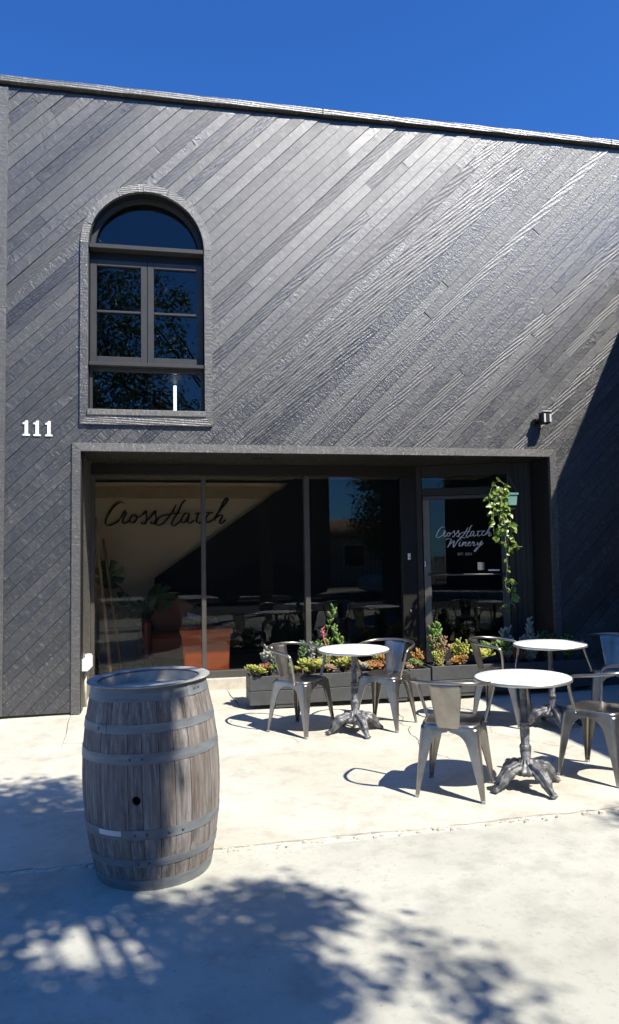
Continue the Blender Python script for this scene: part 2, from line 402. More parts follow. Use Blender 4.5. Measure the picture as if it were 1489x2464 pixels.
# street behind the viewer, kerb, far ground
sheet('road', -60, 60, -19, -10.5, 30, 6, M_ROAD, -.14)
mb = MB(); mb.box(-60, 60, -10.5, -10.38, -.5, G(0, -10)-.01); mb.box(-60, 60, -19.12, -19, -.5, G(0, -12)+.0); o = mb.build('kerb', M_CURB); o['kind'] = 'structure'
sheet('far_pavement', -60, 60, -23, -19.1, 20, 4, M_WALK, -.01)
mb = MB(); mb.add([(-400, -400, -.6), (400, -400, -.6), (400, 400, -.6), (-400, 400, -.6)], [(0, 1, 2, 3)])
o = mb.build('ground', simple('dry_ground', (.13, .11, .08), .95)); o['kind'] = 'structure'
sheet('far_garden_ground', -60, 60, -60, -23, 10, 4, simple('garden_soil', (.10, .085, .06), .95), -.02)

# ---------------------------------------------------------------- winery building
H_TOP = 6.14
XR = 7.0
bld = thing('winery_building', 'black timber-clad winery front with diagonal boards, arched upstairs window and wide glazed entrance recess', 'building')
WX0, WX1, WCX, WSP, WRAD = -.735, .385, -.175, 4.62, .56     # arched window opening
hole_r = .60
def clip(poly, a, b, c):                                     # keep a*x+b*z<=c
    out = []
    for i in range(len(poly)):
        p, q = poly[i], poly[(i+1) % len(poly)]
        dp, dq = a*p[0]+b*p[1]-c, a*q[0]+b*q[1]-c
        if dp <= 0: out.append(p)
        if dp*dq < 0:
            t = dp/(dp-dq); out.append((p[0]+(q[0]-p[0])*t, p[1]+(q[1]-p[1])*t))
    return out
def rect(x0, x1, z0, z1): return [(1, 0, x1), (-1, 0, -x0), (0, 1, z1), (0, -1, -z0)]
FX0, FX1, FZ = -.83, 4.165, 2.58                              # boards stop under the recess surround
regions = [rect(-1.50, FX0, .06, H_TOP), rect(FX0, WX0-.04, FZ, H_TOP), rect(WX1+.04, FX1, FZ, H_TOP),
           rect(FX1, XR, .0, H_TOP), rect(WX0-.04, WX1+.04, FZ, 2.86)]
ns = 10
for k in range(ns):                                           # slices above the arch
    a0 = pi-pi*k/ns; a1 = pi-pi*(k+1)/ns
    p = (WCX+hole_r*cos(a0), WSP+hole_r*sin(a0)); q = (WCX+hole_r*cos(a1), WSP+hole_r*sin(a1))
    nx, nz = q[1]-p[1], -(q[0]-p[0])                           # below-line normal
    regions.append([(1, 0, q[0]), (-1, 0, -p[0]), (0, 1, H_TOP), (nx, nz, nx*p[0]+nz*p[1])])
D = Vector((cos(pi/4), 0, sin(pi/4))); V = Vector((-sin(pi/4), 0, cos(pi/4))); BW = .101
rb = random.Random(21)
vmin = -7.2*sin(pi/4)-.2; nrow = int((6.3*cos(pi/4)+1.8*sin(pi/4)-vmin)/BW)+2
nboard = 0
for row in range(nrow):
    v0 = vmin+row*BW; v1 = v0+BW-.0035
    u = -3-rb.random()*2.5
    while u < 10:
        L = rb.uniform(3.2, 7.0); u1 = u+L-.003; cells = []
        for rg in regions:
            poly = [tuple((D*a+V*b)[i] for i in (0, 2)) for a, b in ((u, v0), (u1, v0), (u1, v1), (u, v1))]
            for (a, b, c) in rg:
                poly = clip(poly, a, b, c)
                if len(poly) < 3: break
            if len(poly) >= 3: cells.append(poly)
        groups = []                                            # cells that touch make one board
        for c in sorted(cells, key=lambda c: min(p[0]*D.x+p[1]*D.z for p in c)):
            lo = min(p[0]*D.x+p[1]*D.z for p in c); hi = max(p[0]*D.x+p[1]*D.z for p in c)
            if groups and lo < groups[-1][0]+.02: groups[-1][1].append(c); groups[-1][0] = max(groups[-1][0], hi)
            else: groups.append([hi, [c]])
        off = rb.uniform(-.0022, .0022); rx, rz_ = rb.gauss(-.032, .014), rb.gauss(0, .002)
        for hi, cs in groups:
            cx = sum(p[0] for c in cs for p in c)/sum(len(c) for c in cs); cz = sum(p[1] for c in cs for p in c)/sum(len(c) for c in cs)
            org = Vector((cx, 0, cz)); mb = MB()
            # local frame: x along the board, y depth, z across
            R = Matrix(((D.x, 0, V.x), (0, 1, 0), (D.z, 0, V.z))).to_4x4(); M = Matrix.Translation(org) @ R; Mi = M.inverted()
            area = 0
            for c in cs:
                loc = [Mi @ Vector((p[0], 0, p[1])) for p in c]
                area += abs(sum(loc[i].x*loc[(i+1) % len(loc)].z-loc[(i+1) % len(loc)].x*loc[i].z for i in range(len(loc))))/2
                mb.prism([(p.x, p.z) for p in loc], off, .02)
            if area > .002:
                tw = Matrix.Rotation(rx, 4, 'X') @ Matrix.Rotation(rz_, 4, 'Z')
                o = mb.build('board', M_BOARD, bld, M=M @ tw); nboard += 1
        u += L
print('boards', nboard)
# backing wall behind the boards (pieces tile round the openings), body of the building
mb = MB()
mb.box(-1.62, -.80, .024, .20, -.3, 6.17); mb.box(-.80, WX0-.03, .024, .20, 2.57, 6.17); mb.box(WX1+.03, 4.14, .024, .20, 2.57, 6.17)
mb.box(4.14, XR, .024, .20, -.3, 6.17); mb.box(WX0-.03, WX1+.03, .024, .20, 2.57, 2.90)
arcw = [(WCX+(WRAD+.03)*cos(pi-pi*k/24), WSP+(WRAD+.03)*sin(pi*k/24)) for k in range(25)]
for p, q in zip(arcw[:-1], arcw[1:]):
    mb.prism([p, q, (q[0], 6.17), (p[0], 6.17)], .024, .20)
mb.build('wall_core', M_BLACK, bld)
mb = MB(); mb.box(-1.62, -1.45, .205, 9, -.3, 6.17); mb.box(6.9, XR, .205, 9, -.3, 6.17); mb.box(-1.62, XR, 9, 9.2, -.3, 6.17); mb.box(-1.62, XR, .31, 9.2, 6.172, 6.2)
mb.build('outer_wall', M_BLACK, bld)
# parapet coping, corner board, dark base gap
mb = MB(); x = -1.75
while x < XR:
    L = 3.4; mb.bbox(x, min(x+L-.004, XR+.1), -.045, .30, 6.176, 6.238, .004); x += L
c = mb.build('coping', M_TRIMX, bld)
mb = MB(); mb.box(-1.7, XR, .012, .03, 6.141, 6.175); mb.build('coping_shade_strip', M_BLACK, bld)  # black strip puts the coping's shadow line into the colour
mb = MB(); mb.bbox(-1.66, -1.498, -.014, .022, .06, 6.14, .003); mb.build('corner_board', M_TRIMZ, bld)
mb = MB(); mb.box(-1.62, -.82, .03, .06, -.2, .10); mb.build('base_gap_strip', simple('base_gap_brown', (.06, .04, .03), .8), bld)  # dark strip stands in for the shade of the gap under the boards

# ---- surround of the entrance recess
fr = MB(); fr.box(-.806, -.78, -.02, .0, 0, .01); 
def tri_trim(name, poly, y0, y1, mat, par=bld):
    m_ = MB(); m_.prism(poly, y0, y1); return m_.build(name, mat, par)
tri_trim('surround_head', [(-.885, 2.635), (4.215, 2.635), (4.14, 2.555), (-.805, 2.555)], -.022, .022, M_TRIMX)
tri_trim('surround_post', [(-.885, .045), (-.885, 2.633), (-.806, 2.553), (-.806, .045)], -.022, .022, M_TRIMZ)
tri_trim('surround_post', [(4.215, .02), (4.141, .02), (4.141, 2.553), (4.215, 2.633)], -.022, .022, M_TRIMZ)
# recess: soffit, jambs
mb = MB(); mb.box(-.80, 4.14, .0235, 1.12, 2.556, 2.60)
mb.build('soffit', painted_board('soffit_boards', .3, 'x', .012, .3), bld)
mb = MB(); mb.box(-.86, -.806, .0235, 1.12, -.1, 2.554); mb.build('left_jamb', painted_board('jamb_boards', .5, 'z', .07), bld)
mb = MB(); mb.box(4.142, 4.20, .0235, 1.3, -.1, 2.554); mb.build('right_jamb', M_BLACK, bld)
mb = MB(); mb.box(.9, 1.12, .35, .45, 2.545, 2.556); mb.build('soffit_vent', M_BLACK, bld)

# ---- storefront glazing at y=1
GY = 1.0
storef = bpy.data.objects.new('storefront', None); COL.objects.link(storef); storef.parent = bld
def sbox(name, x0, x1, y0, y1, z0, z1, mat=M_FRAME, par=storef, b=.003):
    m_ = MB(); m_.bbox(x0, x1, y0, y1, z0, z1, b); return m_.build(name, mat, par)
sbox('head_rail', -.805, 2.98, .955, 1.06, 2.435, 2.555)
sbox('sill_rail', -.805, 2.93, .93, 1.06, .17, .245, simple('sill_metal', (.10, .095, .085), .4, .4))
for (x0, x1) in ((-.805, -.765), (.392, .442), (1.575, 1.635)):
    sbox('mullion', x0, x1, .955, 1.06, .247, 2.433, simple('bronze_mullion', (.08, .072, .062), .45, .2))
sbox('door_post', 2.745, 2.945, .955, 1.06, .247, 2.433)
for x0, x1 in ((-.765, .392), (.442, 1.575), (1.635, 2.745)):
    m_ = MB(); m_.box(x0+.001, x1-.001, 1.005, 1.011, .246, 2.434); m_.build('pane', M_GLASSD, storef)
mb = MB(); mb.bbox(-.806, 2.9, .90, 1.12, -.1, .168, .01); mb.build('storefront_curb', M_CURB, bld)

# ---- angled door wall
A = Vector((2.95, .96, 0)); B = Vector((4.14, .43, 0)); ax = (B-A).normalized(); nrm = Vector((ax.y, -ax.x, 0))
MD = Matrix(((ax.x, -nrm.x, 0, A.x), (ax.y, -nrm.y, 0, A.y), (0, 0, 1, 0), (0, 0, 0, 1)))   # local x along wall, y inwards
dw = bpy.data.objects.new('door_wall', None); COL.objects.link(dw); dw.parent = bld; dw.matrix_local = MD
def dbox(name, x0, x1, y0, y1, z0, z1, mat=M_FRAME, par=None, b=.003):
    m_ = MB(); m_.bbox(x0, x1, y0, y1, z0, z1, b); return m_.build(name, mat, par or dw)
LD = (B-A).length
dbox('frame_post', -.01, .055, -.03, .08, .06, 2.555)
dbox('frame_post', 1.045, 1.11, -.03, .08, .06, 2.555)
dbox('frame_head', .055, 1.045, -.03, .08, 2.42, 2.555)
dbox('transom_bar', .056, 1.044, -.03, .08, 2.20, 2.285)
m_ = MB(); m_.box(.056, 1.044, .02, .026, 2.286, 2.419); m_.build('transom_pane', M_GLASSD, dw)
dbox('threshold', .0, 1.11, -.05, .1, .0, .06, M_CURB)
dbox('side_panel', 1.111, LD, .0, .05, .05, 2.555, M_BLACK)
for q in (1.16, 1.22, 1.27):
    dbox('side_batten', q, q+.014, -.012, -.0005, .05, 2.55, M_FRAME, b=.002)
dbox('door_rail', .062, 1.04, -.012, .045, 2.155, 2.195, M_SASH)
dbox('door_rail', .145, .955, -.012, .045, .065, .37, M_SASH)
dbox('door_stile', .062, .144, -.012, .045, .065, 2.154, simple('sunlit_door_stile', (.13, .12, .10), .45, .2))  # left stile lighter than the right: sunlight put into its colour
dbox('door_stile', .956, 1.04, -.012, .045, .065, 2.154, M_SASH)
m_ = MB(); m_.box(.1445, .9555, .012, .020, .371, 2.154); m_.build('door_pane', M_GLASSD, dw)
m_ = MB(); m_.tube([(.12, -.055, 1.262), (.98, -.055, 1.262)], .011, 8); m_.box(.11, .13, -.055, -.012, 1.25, 1.275); m_.box(.965, .985, -.055, -.012, 1.25, 1.275); m_.build('push_bar', M_SASH, dw)
dbox('pull_handle', .07, .09, -.045, -.013, 1.36, 1.43, simple('chrome', (.5, .5, .5), .25, 1))
# letters pasted on the door glass
GL = {
'C': [[(415,235),(400,222),(375,225),(340,250),(305,295),(275,350),(260,400),(268,425),(290,432),(320,420),(355,400),(385,370)]],
'r': [[(385,370),(405,330),(420,300),(425,298),(418,315),(435,318),(425,335),(405,380),(402,405),(415,412),(440,400),(465,380)]],
'o': [[(500,335),(480,345),(462,375),(465,400),(485,408),(508,392),(522,360),(515,338),(500,335),(510,355),(535,358),(560,345)]],
's': [[(560,345),(585,315),(602,302),(598,330),(605,360),(600,395),(580,420),(562,415),(568,400)]],
's2': [[(605,392),(640,350),(665,315),(680,300),(676,330),(684,360),(678,395),(660,418),(640,412),(648,398)]],
'H': [[(855,240),(820,310),(780,370),(740,415),(705,432),(682,425),(685,395),(720,355),(780,335),(850,325),(895,322)],[(940,210),(925,208),(900,240),(870,310),(840,360),(818,405),(815,430),(830,438),(860,420),(895,385)]],
'a': [[(960,320),(930,325),(905,360),(895,395),(908,412),(935,395),(960,350),(965,325),(955,370),(950,400),(962,415),(985,405),(1010,385)]],
't': [[(1050,320),(1035,350),(1028,385),(1030,405),(1045,415),(1065,405),(1085,390)],[(1010,328),(1040,322),(1080,320),(1130,318),(1160,325)]],
'c': [[(1160,328),(1165,318),(1140,325),(1115,355),(1105,385),(1110,405),(1130,408),(1155,395),(1175,375)]],
'h': [[(1175,375),(1230,300),(1280,230),(1300,195),(1290,185),(1265,215),(1230,290),(1200,350),(1180,395)],[(1195,370),(1225,345),(1248,340),(1250,355),(1230,395),(1228,415),(1245,418),(1270,395),(1283,382)]]}
GW = {
'W': [[(470,430),(475,405),(505,395),(550,405),(560,420),(535,480),(510,540),(485,580),(540,510),(590,460),(615,450),(600,500),(590,560),(600,575),(640,510),(690,430),(740,385),(775,378),(795,388),(790,400)]],
'i': [[(720,465),(705,500),(695,540),(705,562),(725,555),(745,530)],[(738,425),(732,440)]],
'n': [[(745,545),(765,500),(780,470),(765,520),(755,555),(785,505),(810,475),(825,478),(812,520),(808,550),(822,560),(845,545)]],
'e': [[(850,530),(885,505),(900,480),(890,470),(868,490),(855,530),(865,555),(890,552),(920,530)]],
'r': [[(925,515),(945,480),(955,470),(950,490),(975,485),(965,510),(955,545),(970,560),(1000,535)]],
'y': [[(1040,480),(1025,510),(1020,535),(1035,540),(1065,515),(1110,460),(1080,530),(1030,610),(990,665),(970,680),(975,655),(1010,610),(1070,560),(1140,500)]]}
def letter(mb, strokes, fx, fz, sc, wmin, wmax, y0, y1):
    """one handwritten letter as a broad-nib solid; strokes in pixels, fx/fz map to metres"""
    for st in strokes:
        P = spline([(p[0], p[1], 0) for p in st], 5); L = []; R = []
        for i, p in enumerate(P):
            t = (P[min(i+1, len(P)-1)]-P[max(i-1, 0)]); t = t.normalized() if t.length > 0 else Vector((1, 0, 0))
            w = wmin+(wmax-wmin)*abs(t.dot(Vector((-.45, .89, 0))))**1.5
            e = min(i, len(P)-1-i); w *= min(1, .45+.2*e)
            nn = Vector((-t.y, t.x, 0))*w*.5; L.append(p+nn); R.append(p-nn)
        for i in range(len(P)-1):
            qs = [L[i], L[i+1], R[i+1], R[i]]; k = i % 2*.0004
            mb.prism([(fx(q.x), fz(q.y)) for q in qs], y0-k, y1)
fx = lambda x: (x-290)/1000*.640+.215          # door local x
fz = lambda y: 1.835-(y-130)/1000*.560
dl = MB(); gs = lambda x: 290+(x-260)*.971; gz = lambda y: 130+(y-208)*1.09
dsc = .0006
for g in ('C', 'r', 'o', 's', 's2', 'H', 'a', 't', 'c', 'h'):
    letter(dl, [[(gs(a), gz(b)) for a, b in s] for s in GL[g]], fx, fz, 1, 9, 17, .0055, .0118)
for g in GW.values(): letter(dl, g, fx, fz, 1, 9, 19, .0055, .0118)
dl.build('script_lettering', simple('door_letter_grey', (.5, .5, .5), .5, 0, .02), dw)
def text_mesh(txt, size, mat, name, parent, M, depth=.001):
    cu = bpy.data.curves.new('tmp', 'FONT'); cu.body = txt; cu.size = size; cu.extrude = depth
    to = bpy.data.objects.new('tmp', cu); COL.objects.link(to); dg = bpy.context.evaluated_depsgraph_get()
    me = bpy.data.meshes.new_from_object(to.evaluated_get(dg)); bpy.data.objects.remove(to); me.materials.clear(); me.materials.append(mat)
    me.name = name; return obj(name, me, parent, M)
text_mesh('EST. 2021', .042, simple('small_letter_grey', (.4, .4, .4), .5, 0, .02), 'small_lettering', dw,
          Matrix.Translation((.455, .0085, 1.487)) @ Matrix.Rotation(pi/2, 4, 'X'))
dbox('notice', .68, .76, .002, .008, 1.31, 1.40, simple('notice_paper', (.16, .16, .16), .6))
dbox('notice', .80, .93, .002, .008, 1.30, 1.318, M_WHITEP, b=.001)

# ---- arched window upstairs
wnd = bpy.data.objects.new('arched_window', None); COL.objects.link(wnd); wnd.parent = bld
# surround: verticals, arch voussoirs cut from short boards, bottom board with mitres
ro, ri = .640, .565
def arcpoly(a0, a1, r1, r2, n=4):
    p = [(WCX+r1*cos(a0+(a1-a0)*k/n), WSP+r1*sin(a0+(a1-a0)*k/n)) for k in range(n+1)]
    q = [(WCX+r2*cos(a1+(a0-a1)*k/n), WSP+r2*sin(a1+(a0-a1)*k/n)) for k in range(n+1)]
    return p+q
def wpart(name, poly, y0, y1, mat, par=wnd):
    m_ = MB(); m_.prism(poly, y0, y1); return m_.build(name, mat, par)
cuts = [0, .42, .80, 1.22, 1.63, 2.06, 2.50, 2.80, pi]
for i, (a0, a1) in enumerate(zip(cuts[:-1], cuts[1:])):
    wpart('arch_segment', arcpoly(a0+.003, a1-.003, ro, ri), -.026+.003*(i % 3), .022, M_TRIMX)
wpart('side_board', [(WCX-ro, 2.82), (WCX-ri, 2.905), (WCX-ri, WSP-.002), (WCX-ro, WSP-.002)], -.026, .022, M_TRIMZ)
wpart('side_board', [(WCX+ro, 2.82), (WCX+ri, 2.905), (WCX+ri, WSP-.002), (WCX+ro, WSP-.002)], -.026, .022, M_TRIMZ)
wpart('bottom_board', [(WCX-ro, 2.818), (WCX+ro, 2.818), (WCX+ri, 2.903), (WCX-ri, 2.903)], -.030, .022, M_TRIMX)
m_ = MB(); m_.bbox(WX0-.012, WX1+.012, -.045, .20, 2.905, 2.965, .006); m_.build('sill', M_TRIMX, wnd)
# reveal (arched tube inside the opening)
mb = MB(); pts = [(WX1, 2.965), (WX1, WSP)]+[(WCX+WRAD*cos(pi*k/28), WSP+WRAD*sin(pi*k/28)) for k in range(1, 28)]+[(WX0, WSP), (WX0, 2.965)]
pto = [(p[0]+(.028 if i < 2 else -.028 if i > len(pts)-3 else 0), p[1]) for i, p in enumerate(pts)]
pto = [(WCX+(p[0]-WCX)*1.05, WSP+(p[1]-WSP)*1.05) if p[1] > WSP else (WCX+(p[0]-WCX)*1.05, p[1]) for p in pts]
for i in range(len(pts)-1):
    a, b, c2, d = pts[i], pts[i+1], pto[i+1], pto[i]; mb.prism([a, b, c2, d], .0235, .26)
mb.build('reveal', M_BLACK, wnd)  # shade inside the arch put into the reveal's black colour
m_ = MB(); m_.bbox(WX0+.001, WX1-.001, -.012, .17, 4.585, 4.628, .004); m_.build('transom_bar', M_SASH, wnd)
m_ = MB(); m_.bbox(WX0+.001, WX1-.001, -.012, .17, 3.405, 3.440, .004); m_.build('transom_bar', M_SASH, wnd)
m_ = MB(); m_.box(WX0+.001, WX1-.001, .10, .16, 4.50, 4.584); m_.build('head_rail', M_BLACK, wnd)
# arched top light frame
mb = MB()
for k in range(28):
    a0, a1 = pi*k/28, pi*(k+1)/28
    q = [(WCX+r_*cos(a), WSP+.008+r_*sin(a)) for r_, a in ((.558, a0), (.558, a1), (.515, a1), (.515, a0))]
    mb.prism(q, .12, .17)
mb.build('arch_frame', M_SASH, wnd)
m_ = MB(); m_.prism([(WCX+.553*cos(pi*k/28), WSP+.012+.553*sin(pi*k/28)) for k in range(29)], .180, .186); m_.build('pane', M_GLASS, wnd)
# two casements
for (x0, x1) in ((WX0+.004, WCX-.002), (WCX+.002, WX1-.004)):
    z0, z1 = 3.443, 4.498; w = .062; y0, y1 = .075, .125
    sash = MB(); sash.bbox(x0, x0+w, y0, y1, z0, z1, .003); sash.bbox(x1-w, x1, y0, y1, z0, z1, .003)
    sash.bbox(x0+w, x1-w, y0, y1, z0, z0+.075, .003); sash.bbox(x0+w, x1-w, y0, y1, z1-.06, z1, .003)
    s = sash.build('casement', M_SASH, wnd)
    zm = 3.965; mm = MB(); mm.bbox(x0+w, x1-w, y0+.002, y1-.004, zm, zm+.022, .003); mm.build('glazing_bar', M_SASH, s)
    for za, zb in ((z0+.076, zm-.001), (zm+.023, z1-.061)):
        g = MB(); g.box(x0+w+.001, x1-w-.001, y0+.028, y0+.034, za, zb); g.build('pane', M_GLASS, s)
m_ = MB(); m_.bbox(WX0+.003, WX0+.03, .06, .12, 2.967, 3.404, .002); m_.bbox(WX1-.03, WX1-.003, .06, .12, 2.967, 3.404, .002)
m_.bbox(WX0+.031, WX1-.031, .06, .12, 3.365, 3.404, .002); m_.bbox(WX0+.031, WX1-.031, .06, .12, 2.967, 2.985, .002); m_.build('lower_frame', M_SASH, wnd)
m_ = MB(); m_.box(WX0+.031, WX1-.031, .088, .094, 2.986, 3.364); m_.build('pane', M_GLASS, wnd)
# room behind it
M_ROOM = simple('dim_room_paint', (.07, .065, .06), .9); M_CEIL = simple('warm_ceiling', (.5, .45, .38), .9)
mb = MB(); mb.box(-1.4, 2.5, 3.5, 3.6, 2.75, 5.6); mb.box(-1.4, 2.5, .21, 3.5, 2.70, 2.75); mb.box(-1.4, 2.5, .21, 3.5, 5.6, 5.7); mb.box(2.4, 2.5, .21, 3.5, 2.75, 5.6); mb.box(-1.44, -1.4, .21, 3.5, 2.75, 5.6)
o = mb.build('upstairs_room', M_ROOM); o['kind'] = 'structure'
tl = thing('tube_lamp', 'slim lit white tube lamp seen through the lowest pane of the arched window', 'lamp', (.105, .75, 2.76))
m_ = MB(); m_.tube([(0, 0, .30), (0, 0, .64)], .017, 8); em = N('lamp_glow'); em.b.inputs['Emission Color'].default_value = (1, .98, .95, 1); em.b.inputs['Emission Strength'].default_value = 1.6
m_.build('tube', em.m, tl); m_ = MB(); m_.tube([(0, 0, 0), (0, 0, .298)], .02, 8); m_.lathe([(.001, 0), (.07, 0), (.07, .015), (.02, .02)], 16); m_.build('lamp_stand', M_BLACK, tl)
pr = thing('desktop_printer', 'small grey machine standing behind the right casement pane', 'printer', (.27, .45, 3.45))
m_ = MB(); m_.bbox(-.13, .13, -.1, .15, 0, .10, .01); m_.build('printer_body', simple('grey_plastic', (.25, .25, .25), .4), pr)
m_ = MB(); m_.bbox(-.15, .15, -.12, .17, .11, .135, .008); m_.build('printer_lid', simple('pale_plastic', (.5, .5, .5), .3), pr)
dk = thing('upstairs_desk', 'dark desk top behind the arched window, carrying the grey machine', 'desk', (.3, .62, 2.75))
m_ = MB(); m_.bbox(-.5, .5, -.3, .3, .665, .695, .004); m_.build('desk_top', M_BLACK, dk)
for sx in (-.46, .46): m_ = MB(); m_.box(sx-.02, sx+.02, -.26, .26, .003, .664); m_.build('leg', M_BLACK, dk)

# ---- downstairs room seen through the glass
M_CREAM = simple('cream_plaster', (.74, .62, .47), .85, 0, .05, 2)
M_DARKW = simple('dark_interior_black', (.012, .012, .013), .7)
mb = MB(); mb.box(-.98, 4.6, 3.0, 3.1, .15, 2.56); o = mb.build('room_back_wall', M_CREAM); o['kind'] = 'structure'
mb = MB(); mb.box(-1.0, -.955, 1.13, 3.0, .15, 2.65); o = mb.build('room_side_wall', M_CREAM); o['kind'] = 'structure'
mb = MB(); mb.box(-1.0, 6.85, 1.13, 4.5, 2.605, 2.66); o = mb.build('room_ceiling', M_CEIL); o['kind'] = 'structure'
mb = MB(); mb.box(-1.0, 6.85, 1.13, 4.5, -.05, .17); o = mb.build('room_floor', simple('room_floor_concrete', (.14, .12, .10), .6)); o['kind'] = 'structure'
mb = MB(); mb.prism([(-.155, .171), (-.155, 1.235), (1.66, 2.50), (1.80, 2.604), (4.7, 2.604), (4.7, .171)], 2.85, 2.97); o = mb.build('stair_dark_slab', M_DARKW); o['kind'] = 'structure'  # black slab stands in for the darkness under the stair
mb = MB(); mb.box(4.55, 4.6, 1.31, 2.849, .171, 2.604); o = mb.build('room_end_wall', M_DARKW); o['kind'] = 'structure'
# warm light along the top of the cream wall, put in as tan strip
mb = MB(); mb.box(-.95, 1.55, 2.975, 2.998, 2.34, 2.50); o = mb.build('warm_light_strip', simple('warm_light_tan', (.50, .37, .24), .8)); o['kind'] = 'structure'
sg = thing('wall_sign', 'black handwritten CrossHatch lettering mounted high on the cream wall inside the first panes', 'sign', (0, 0, 0))
for g in ('C', 'r', 'o', 's', 's2', 'H', 'a', 't', 'c', 'h'):
    m_ = MB(); letter(m_, GL[g], lambda x: -.808+(x-260)/1000*1.603, lambda y: 1.965-(y-430)/1000*1.53+(0)*0, 1, 6, 16, 2.955, 2.985)
    m_.build('letter', M_BLACK, sg)
# floor lamp-like monstera, poles, armchair, tote, sack
pl = thing('monstera_plant', 'dark potted monstera with slotted leaves against the cream wall inside', 'plant', (-.30, 2.3, .171))
m_ = MB(); m_.lathe([(.001, 0), (.13, 0), (.17, .32), (.155, .32), (.12, .05), (.001, .05)], 20); m_.build('pot', simple('cream_pot', (.35, .3, .24), .7), pl)
stems = MB(); lvs = MB()
def monstera(mb, c, r, tilt, rot):
    M = Matrix.Translation(c) @ Matrix.Rotation(rot, 4, 'Y') @ Matrix.Rotation(tilt, 4, 'X')
    def f(t): return r*(1-.25*cos(t)) 
    n = 44; ring = []
    for k in range(n):
        t = 2*pi*k/n; slot = .45 if (k % 5 == 4 and 6 < k < 38) else 1
        ring.append(M @ Vector((f(t)*sin(t)*slot, .02*cos(t*3), -f(t)*cos(t)*slot)))
    vs = [M @ Vector((0, -.015, 0))]+ring; mb.add(vs, [(0, 1+k, 1+(k+1) % n) for k in range(n)])
for c, r, ti, ro_ in (((-.42, 0, 1.10), .19, .15, .3), ((.20, -.1, .86), .18, .3, 2.2), ((.02, .1, .66), .16, -.2, -1.9), ((-.25, .05, .72), .17, .2, -.9), ((.12, .0, .48), .13, .3, 1.7)):
    monstera(lvs, Vector(c), r, ti, ro_); stems.tube(spline([(0, 0, .28), (c[0]*.4, c[1]*.4, c[2]*.75), c], 5), .008, 6)
stems.build('stem', M_LD, pl); lvs.build('leaf_spread', M_LD, pl)
for i, (xa, xb, ya, yb, zt, lb) in enumerate(((-.63, -.815, 1.45, 1.62, 2.0, 'pale wooden pole leaning in the left corner, its foot in the sun'), (-.52, -.74, 1.72, 1.80, 1.75, 'shorter brown pole leaning behind the sunlit pole'))):
    m_ = MB(); P = [Vector((xa, ya, .171)).lerp(Vector((xb, yb, zt)), k/10) for k in range(11)]
    m_.tube([(p.x+random.gauss(0, .003), p.y, p.z) for p in P], [.023-.0008*k for k in range(11)], 8)
    tag(m_.build('wooden_pole', simple('peeled_wood', (.50, .33, .17) if i == 0 else (.28, .17, .09), .7)), lb, 'pole', 'poles in the corner')
M_ORANGE = simple('orange_plastic', (.72, .13, .015), .4); M_LEATH = simple('red_brown_leather', (.17, .028, .010), .5, 0, .2)
tt = thing('storage_tote', 'orange plastic storage bin with overhanging rim on the room floor', 'bin', (.44, 1.55, .171))
m_ = MB()
def taper(mb, a, b, c, d, z0, z1, s):
    vs = [(a+s*(b-a), c+s*(d-c), z0), (b-s*(b-a), c+s*(d-c), z0), (b-s*(b-a), d-s*(d-c), z0), (a+s*(b-a), d-s*(d-c), z0), (a, c, z1), (b, c, z1), (b, d, z1), (a, d, z1)]
    mb.add(vs, [(0, 1, 2, 3), (0, 1, 5, 4), (1, 2, 6, 5), (2, 3, 7, 6), (3, 0, 4, 7)])
taper(m_, -.26, .30, -.2, .2, 0, .44, .035); m_.build('bin_body', M_ORANGE, tt)
m_ = MB(); m_.bbox(-.285, .325, -.225, .225, .441, .50, .008); m_.build('bin_rim', M_ORANGE, tt)
ac = thing('leather_armchair', 'red-brown leather armchair standing behind the glass beside the orange bin', 'armchair', (.10, 2.05, .171))
m_ = MB(); m_.bbox(-.30, .30, -.25, .35, .10, .40, .04); m_.build('seat', M_LEATH, ac)
m_ = MB(); m_.prism([(-.24, .38), (-.27, .60), (-.20, .74), (-.05, .80), (.12, .79), (.24, .72), (.27, .55), (.25, .38)], .18, .33); m_.build('backrest', M_LEATH, ac)
for sx in (-1, 1): m_ = MB(); m_.bbox(sx*.335-.05, sx*.335+.05, -.27, .33, .08, .58, .03); m_.build('armrest', M_LEATH, ac)
for sx in (-.25, .25):
    for sy in (-.2, .3): m_ = MB(); m_.tube([(sx, sy, 0), (sx, sy, .1)], .02, 8); m_.build('leg', M_BLACK, ac)
m_ = MB(); m_.bbox(0, .17, 0, .11, 0, .012, .003); o = m_.build('paper_stack', M_WHITEP, loc=(.27, 1.80, .765)); o.rotation_euler = (.6, .25, .35)
tag(o, 'white folded papers propped on the edge of the dark bag inside the window', 'paper')
bb = thing('dark_bag', 'black bag standing behind the orange bin inside the window', 'bag', (.42, 1.98, .171))
m_ = MB(); m_.bbox(-.22, .22, -.1, .1, 0, .60, .05); m_.build('bag_body', M_BLACK, bb); m_ = MB(); m_.tube(spline([(-.1, 0, .59), (-.08, 0, .69), (.08, 0, .69), (.1, 0, .59)], 4), .01, 6); m_.build('handle', M_BLACK, bb)
wc = thing('pale_crate', 'pale low crate on the room floor behind the leaning poles', 'crate', (-.62, 2.3, .171))
m_ = MB(); m_.bbox(-.2, .28, -.15, .15, 0, .42, .02); m_.build('crate_body', simple('pale_board', (.30, .25, .20), .8), wc); m_ = MB(); m_.bbox(-.215, .295, -.165, .165, .422, .45, .006); m_.build('crate_lid', simple('pale_board_lid', (.22, .18, .15), .8), wc)

